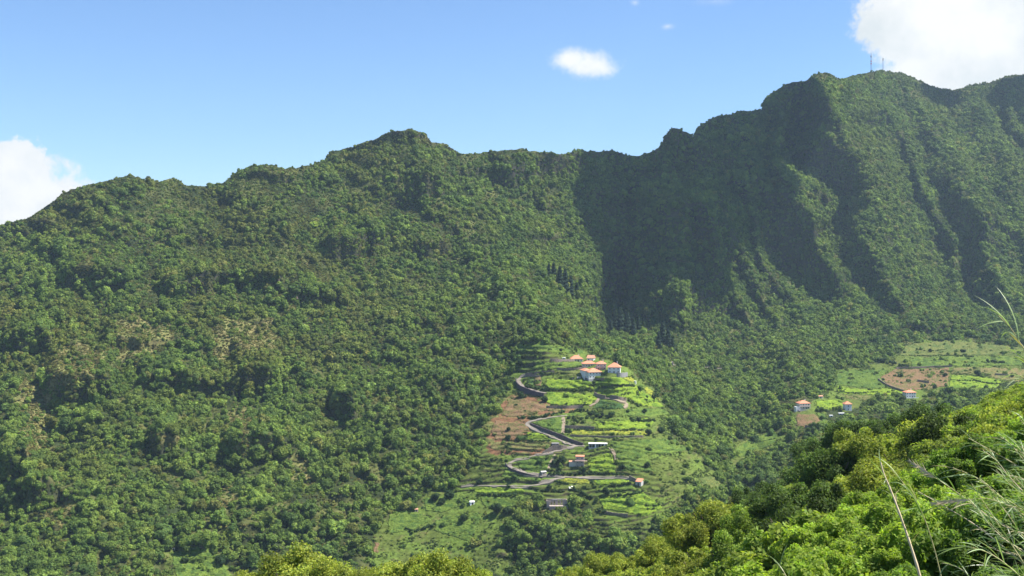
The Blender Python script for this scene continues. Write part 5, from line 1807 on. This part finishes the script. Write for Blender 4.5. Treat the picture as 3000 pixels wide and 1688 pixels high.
def cane(pix, Y, label, rad=.012, leaves=14, start=.35, col=(.12, .20, .05), dry=False, wind=-1.0, lscale=1.0, seed=0, plume=False):
    """a cane whose stem passes the given photo pixels at about Y metres"""
    g = np.random.default_rng(seed)
    q = resample(pix, 18)
    Ys = np.linspace(Y, Y * 1.03, len(q))
    w = np.stack([(q[:, 0] - 1500) / F * Ys, Ys, (HY - q[:, 1]) / F * Ys], -1)
    # carry the stem on to the ground
    d0 = w[0] - w[min(2, len(w) - 1)]; d0 = d0 / np.linalg.norm(d0)
    down = [w[0]]
    for k_ in range(14):
        d0 = d0 + np.array([0, 0, -.16]); d0 /= np.linalg.norm(d0)
        nxt = down[-1] + d0 * .45
        down.append(nxt)
        if nxt[2] < near_z(nxt[0], nxt[1]): break
    nd = len(down) - 1
    w = np.vstack([np.array(down[1:])[::-1], w])
    root = empty('cane', w[0])
    tag(root, label, 'cane', 'canes at the right edge of the foreground')
    rr = rad * np.linspace(1, .35, len(w))
    sv, sf = [], []
    for i in range(len(w)):
        d = w[min(i + 1, len(w) - 1)] - w[max(i - 1, 0)]; d /= np.linalg.norm(d)
        a = np.cross(d, [0, 1, .1]); a /= np.linalg.norm(a); b = np.cross(d, a)
        node = 1.18 if i % 4 == 0 else 1.0
        for k_ in range(6):
            th = k_ * math.pi / 3
            sv.append(w[i] - w[0] + (a * math.cos(th) + b * math.sin(th)) * rr[i] * node)
    for i in range(len(w) - 1):
        for k_ in range(6):
            sf.append((i * 6 + k_, i * 6 + (k_ + 1) % 6, (i + 1) * 6 + (k_ + 1) % 6, (i + 1) * 6 + k_))
    mesh_obj('stem', sv, sf, M['cane_dry'] if dry else M['cane'], root, smooth=True)
    n = len(w)
    for i in range(leaves):
        t = start + (1 - start) * (i + g.uniform(0, .8)) / leaves
        fi = nd + t * (n - 1 - nd); i0 = min(int(fi), n - 1)
        p = w[i0] - w[0]
        d = w[min(i0 + 1, n - 1)] - w[max(i0 - 1, 0)]; d /= np.linalg.norm(d)
        side = np.array([wind * g.uniform(-.5, 1.1), g.uniform(-.8, .8), g.uniform(-.5, .8)])
        ax = d * g.uniform(.25, 1.0) + side * .8
        ax /= np.linalg.norm(ax)
        up = Vector((0, 0, 1)); xa = Vector(ax); ya = up.cross(xa); ya.normalize(); za = xa.cross(ya)
        from mathutils import Matrix
        Mx = Matrix((xa, ya, za)).transposed().to_4x4()
        o = bpy.data.objects.new('leaf', BLADES[int(g.integers(4))]); C.objects.link(o)
        o.parent = root
        sc = lscale * g.uniform(.5, 1.2)
        o.matrix_local = Matrix.Translation(Vector(p)) @ Mx @ Matrix.Rotation(g.uniform(-1, 1), 4, 'X') @ Matrix.Diagonal((sc, sc, sc, 1))
        s = g.uniform(.75, 1.3)
        cc = (.30, .26, .12) if g.random() < .12 else col
        o.color = (cc[0] * s, cc[1] * s, cc[2] * s, 1)
    if plume:
        pv, pf = [], []
        d = w[-1] - w[-3]; d /= np.linalg.norm(d)
        for i in range(60):
            t = g.uniform(0, .35)
            b0 = w[-1] - w[0] + d * t; dr = d * .8 + g.normal(size=3) * .3 + np.array([wind * .3, 0, 0]); dr /= np.linalg.norm(dr)
            e = b0 + dr * g.uniform(.08, .2) * (1.1 - t * 2); s_ = np.cross(dr, [0, 1, 0]) * .006
            k0 = len(pv); pv += [b0 - s_, b0 + s_, e]; pf.append((k0, k0 + 1, k0 + 2))
        mesh_obj('plume', pv, pf, M['cane_dry'], root)


C_PALE = (.26, .35, .15); C_GRN = (.14, .22, .075)
cane([(2712, 1760), (2690, 1670), (2655, 1560), (2615, 1450), (2590, 1390), (2580, 1355)], 11, 'tall pale leaning cane standing alone over the bright bushes', .020, 16, .42, C_PALE, True, .6, .6, 1)
cane([(2760, 1700), (2735, 1600), (2700, 1500), (2650, 1420), (2610, 1375)], 13, 'thinner cane crossing behind the lone tall cane', .008, 9, .5, C_PALE, False, .5, .8, 2)
cane([(3080, 1220), (3020, 1060), (2985, 1000), (2960, 960), (2925, 925)], 12, 'highest cane at the right edge against the far woods', .014, 16, .15, C_PALE, False, -1, 1.1, 3)
cane([(3100, 1180), (3040, 1125), (2995, 1105), (2965, 1090)], 12, 'cane tip at the right edge over the dry terraces', .010, 12, .1, C_PALE, False, -1, .9, 4)
RC = [
    ([(3080, 1720), (2960, 1620), (2860, 1540), (2760, 1480), (2690, 1440)], 12, 'wind bent cane sweeping far left above the bushes', 22, C_GRN),
    ([(3100, 1640), (2980, 1560), (2880, 1500), (2800, 1440), (2740, 1400)], 13, 'wind bent cane with long dark leaves, above the far sweeping one', 22, C_GRN),
    ([(3120, 1600), (3000, 1520), (2920, 1450), (2860, 1400), (2790, 1370)], 12, 'wind bent cane in the upper middle of the clump', 22, C_PALE),
    ([(3100, 1520), (3020, 1460), (2960, 1400), (2920, 1350), (2880, 1320)], 13, 'wind bent cane reaching up left near the right edge', 18, C_PALE),
    ([(3120, 1480), (3050, 1410), (3000, 1350), (2960, 1300), (2930, 1280)], 12, 'upright cane close to the right edge, higher pair', 18, C_PALE),
    ([(3090, 1560), (3010, 1500), (2950, 1480), (2890, 1460), (2840, 1465)], 11, 'cane drooping level across the clump', 20, C_GRN),
    ([(3080, 1660), (3010, 1620), (2950, 1585), (2900, 1540), (2870, 1500)], 12, 'cane in the heart of the clump with pale leaves', 20, C_PALE),
    ([(3060, 1760), (3000, 1700), (2930, 1640), (2870, 1610), (2810, 1600)], 10, 'low cane near the bottom right corner', 16, C_PALE),
    ([(3000, 1760), (2960, 1700), (2900, 1660), (2850, 1640)], 11, 'lowest cane at the bottom right corner', 14, C_GRN),
    ([(3120, 1420), (3060, 1330), (3020, 1270), (2990, 1230)], 12, 'cane standing highest over the bushes at the edge', 16, C_PALE),
    ([(3140, 1700), (3060, 1600), (3000, 1560), (2960, 1570), (2930, 1600)], 11, 'arched cane hanging over at the right edge', 16, C_GRN),
    ([(2860, 1760), (2840, 1690), (2800, 1660), (2760, 1650)], 12, 'short cane sprout at the bottom, left of the corner', 10, C_PALE),
    ([(3110, 1560), (3040, 1440), (2990, 1400), (2930, 1390)], 13, 'cane behind the clump with narrow grey leaves', 18, C_PALE),
    ([(2330, 1760), (2310, 1700), (2285, 1660), (2270, 1645)], 14, 'small reed tip at the bottom edge left of the bright bushes', 6, C_PALE),
]
gq = np.random.default_rng(77)
for i in range(15):
    x1 = gq.uniform(2820, 3020); y1 = gq.uniform(1270, 1680)
    L0 = gq.uniform(180, 330); a0 = gq.uniform(.35, 1.0)
    c_ = gq.uniform(-.35, .15)
    pts = [(x1 + L0 * t * math.cos(a0 + c_ * t), y1 + L0 * t * math.sin(a0 + c_ * t)) for t in (1, .75, .5, .25, 0)]
    tone = 'pale' if i % 2 else 'green'
    hgt = 'upper' if y1 < 1400 else ('lower' if y1 > 1540 else 'middle')
    RC.append((pts, gq.uniform(11, 15), '%s leaved wind bent cane filling the %s part of the clump' % (tone, hgt), 13, C_PALE if i % 2 else C_GRN))
for i, (pts, Y, lab, nl, col) in enumerate(RC):
    cane(pts, Y, lab, .009, int(nl * 1.7), .12, col, i % 3 == 0, -1.0, .62, 20 + i, plume=(i in (1, 5)))


# ------------------------------------------------------------------ the near end of the cloud bank, drifting over the right summit
def cloud(name, centre, rx, ry, rz, lumps, dens, seed):
    g = np.random.default_rng(seed)
    iv, iff = ICO2
    vs, fs = [], []
    for i in range(lumps):
        a = g.uniform(0, 6.28); q = math.sqrt(g.random()) * .8
        c = np.array([math.cos(a) * q * rx, math.sin(a) * q * ry, g.uniform(-.2, .6) * rz])
        r = g.uniform(.28, .5)
        v = iv * np.array([rx * r, ry * r, rz * g.uniform(.5, .9)]) * (1 + .12 * vnoise(iv[:, 0] * 3 + i, iv[:, 1] * 3, seed)[:, None]) + c
        fs.append(iff + i * len(iv)); vs.append(v)
    o = mesh_obj(name, np.vstack(vs), np.vstack(fs))
    o.location = centre
    m = bpy.data.materials.new('cloud_vapour'); m.use_nodes = True
    nt = m.node_tree; nt.nodes.clear()
    out = nt.nodes.new('ShaderNodeOutputMaterial'); pv = nt.nodes.new('ShaderNodeVolumePrincipled')
    pv.inputs['Color'].default_value = (1, 1, 1, 1); pv.inputs['Density'].default_value = dens; pv.inputs['Anisotropy'].default_value = .5
    nt.links.new(pv.outputs[0], out.inputs['Volume'])
    o.data.materials.append(m)
    tag(o, kind='structure')
    o['label'] = 'white cloud drifting over the right hand summit'


def under_sun(px_, py_, Y, z):
    p = np.array([(px_ - 1500) / F * Y, Y, (HY - py_) / F * Y])
    return tuple(p + SD * (z - p[2]) / SD[2])


cloud('cloud', under_sun(2040, 520, 1760, 900), 225, 250, 100, 18, .0012, 3)
cloud('cloud', under_sun(2860, 330, 2350, 950), 130, 200, 80, 8, .0018, 4)

# ------------------------------------------------------------------ air
def haze_box():
    v, f = box_geo(-1900, 2100, -60, 3200, -345, 480)
    o = mesh_obj('haze', v, f)
    m = bpy.data.materials.new('air'); m.use_nodes = True
    nt = m.node_tree; nt.nodes.clear()
    out = nt.nodes.new('ShaderNodeOutputMaterial'); pv = nt.nodes.new('ShaderNodeVolumePrincipled')
    pv.inputs['Color'].default_value = (0.60, 0.80, 1.0, 1)
    pv.inputs['Density'].default_value = HAZE
    pv.inputs['Anisotropy'].default_value = 0.2
    nt.links.new(pv.outputs[0], out.inputs['Volume'])
    o.data.materials.append(m)
    tag(o, kind='stuff')
    o['label'] = 'thin blue haze in the air over the valley'


HAZE = 0.00005
haze_box()
print('done')
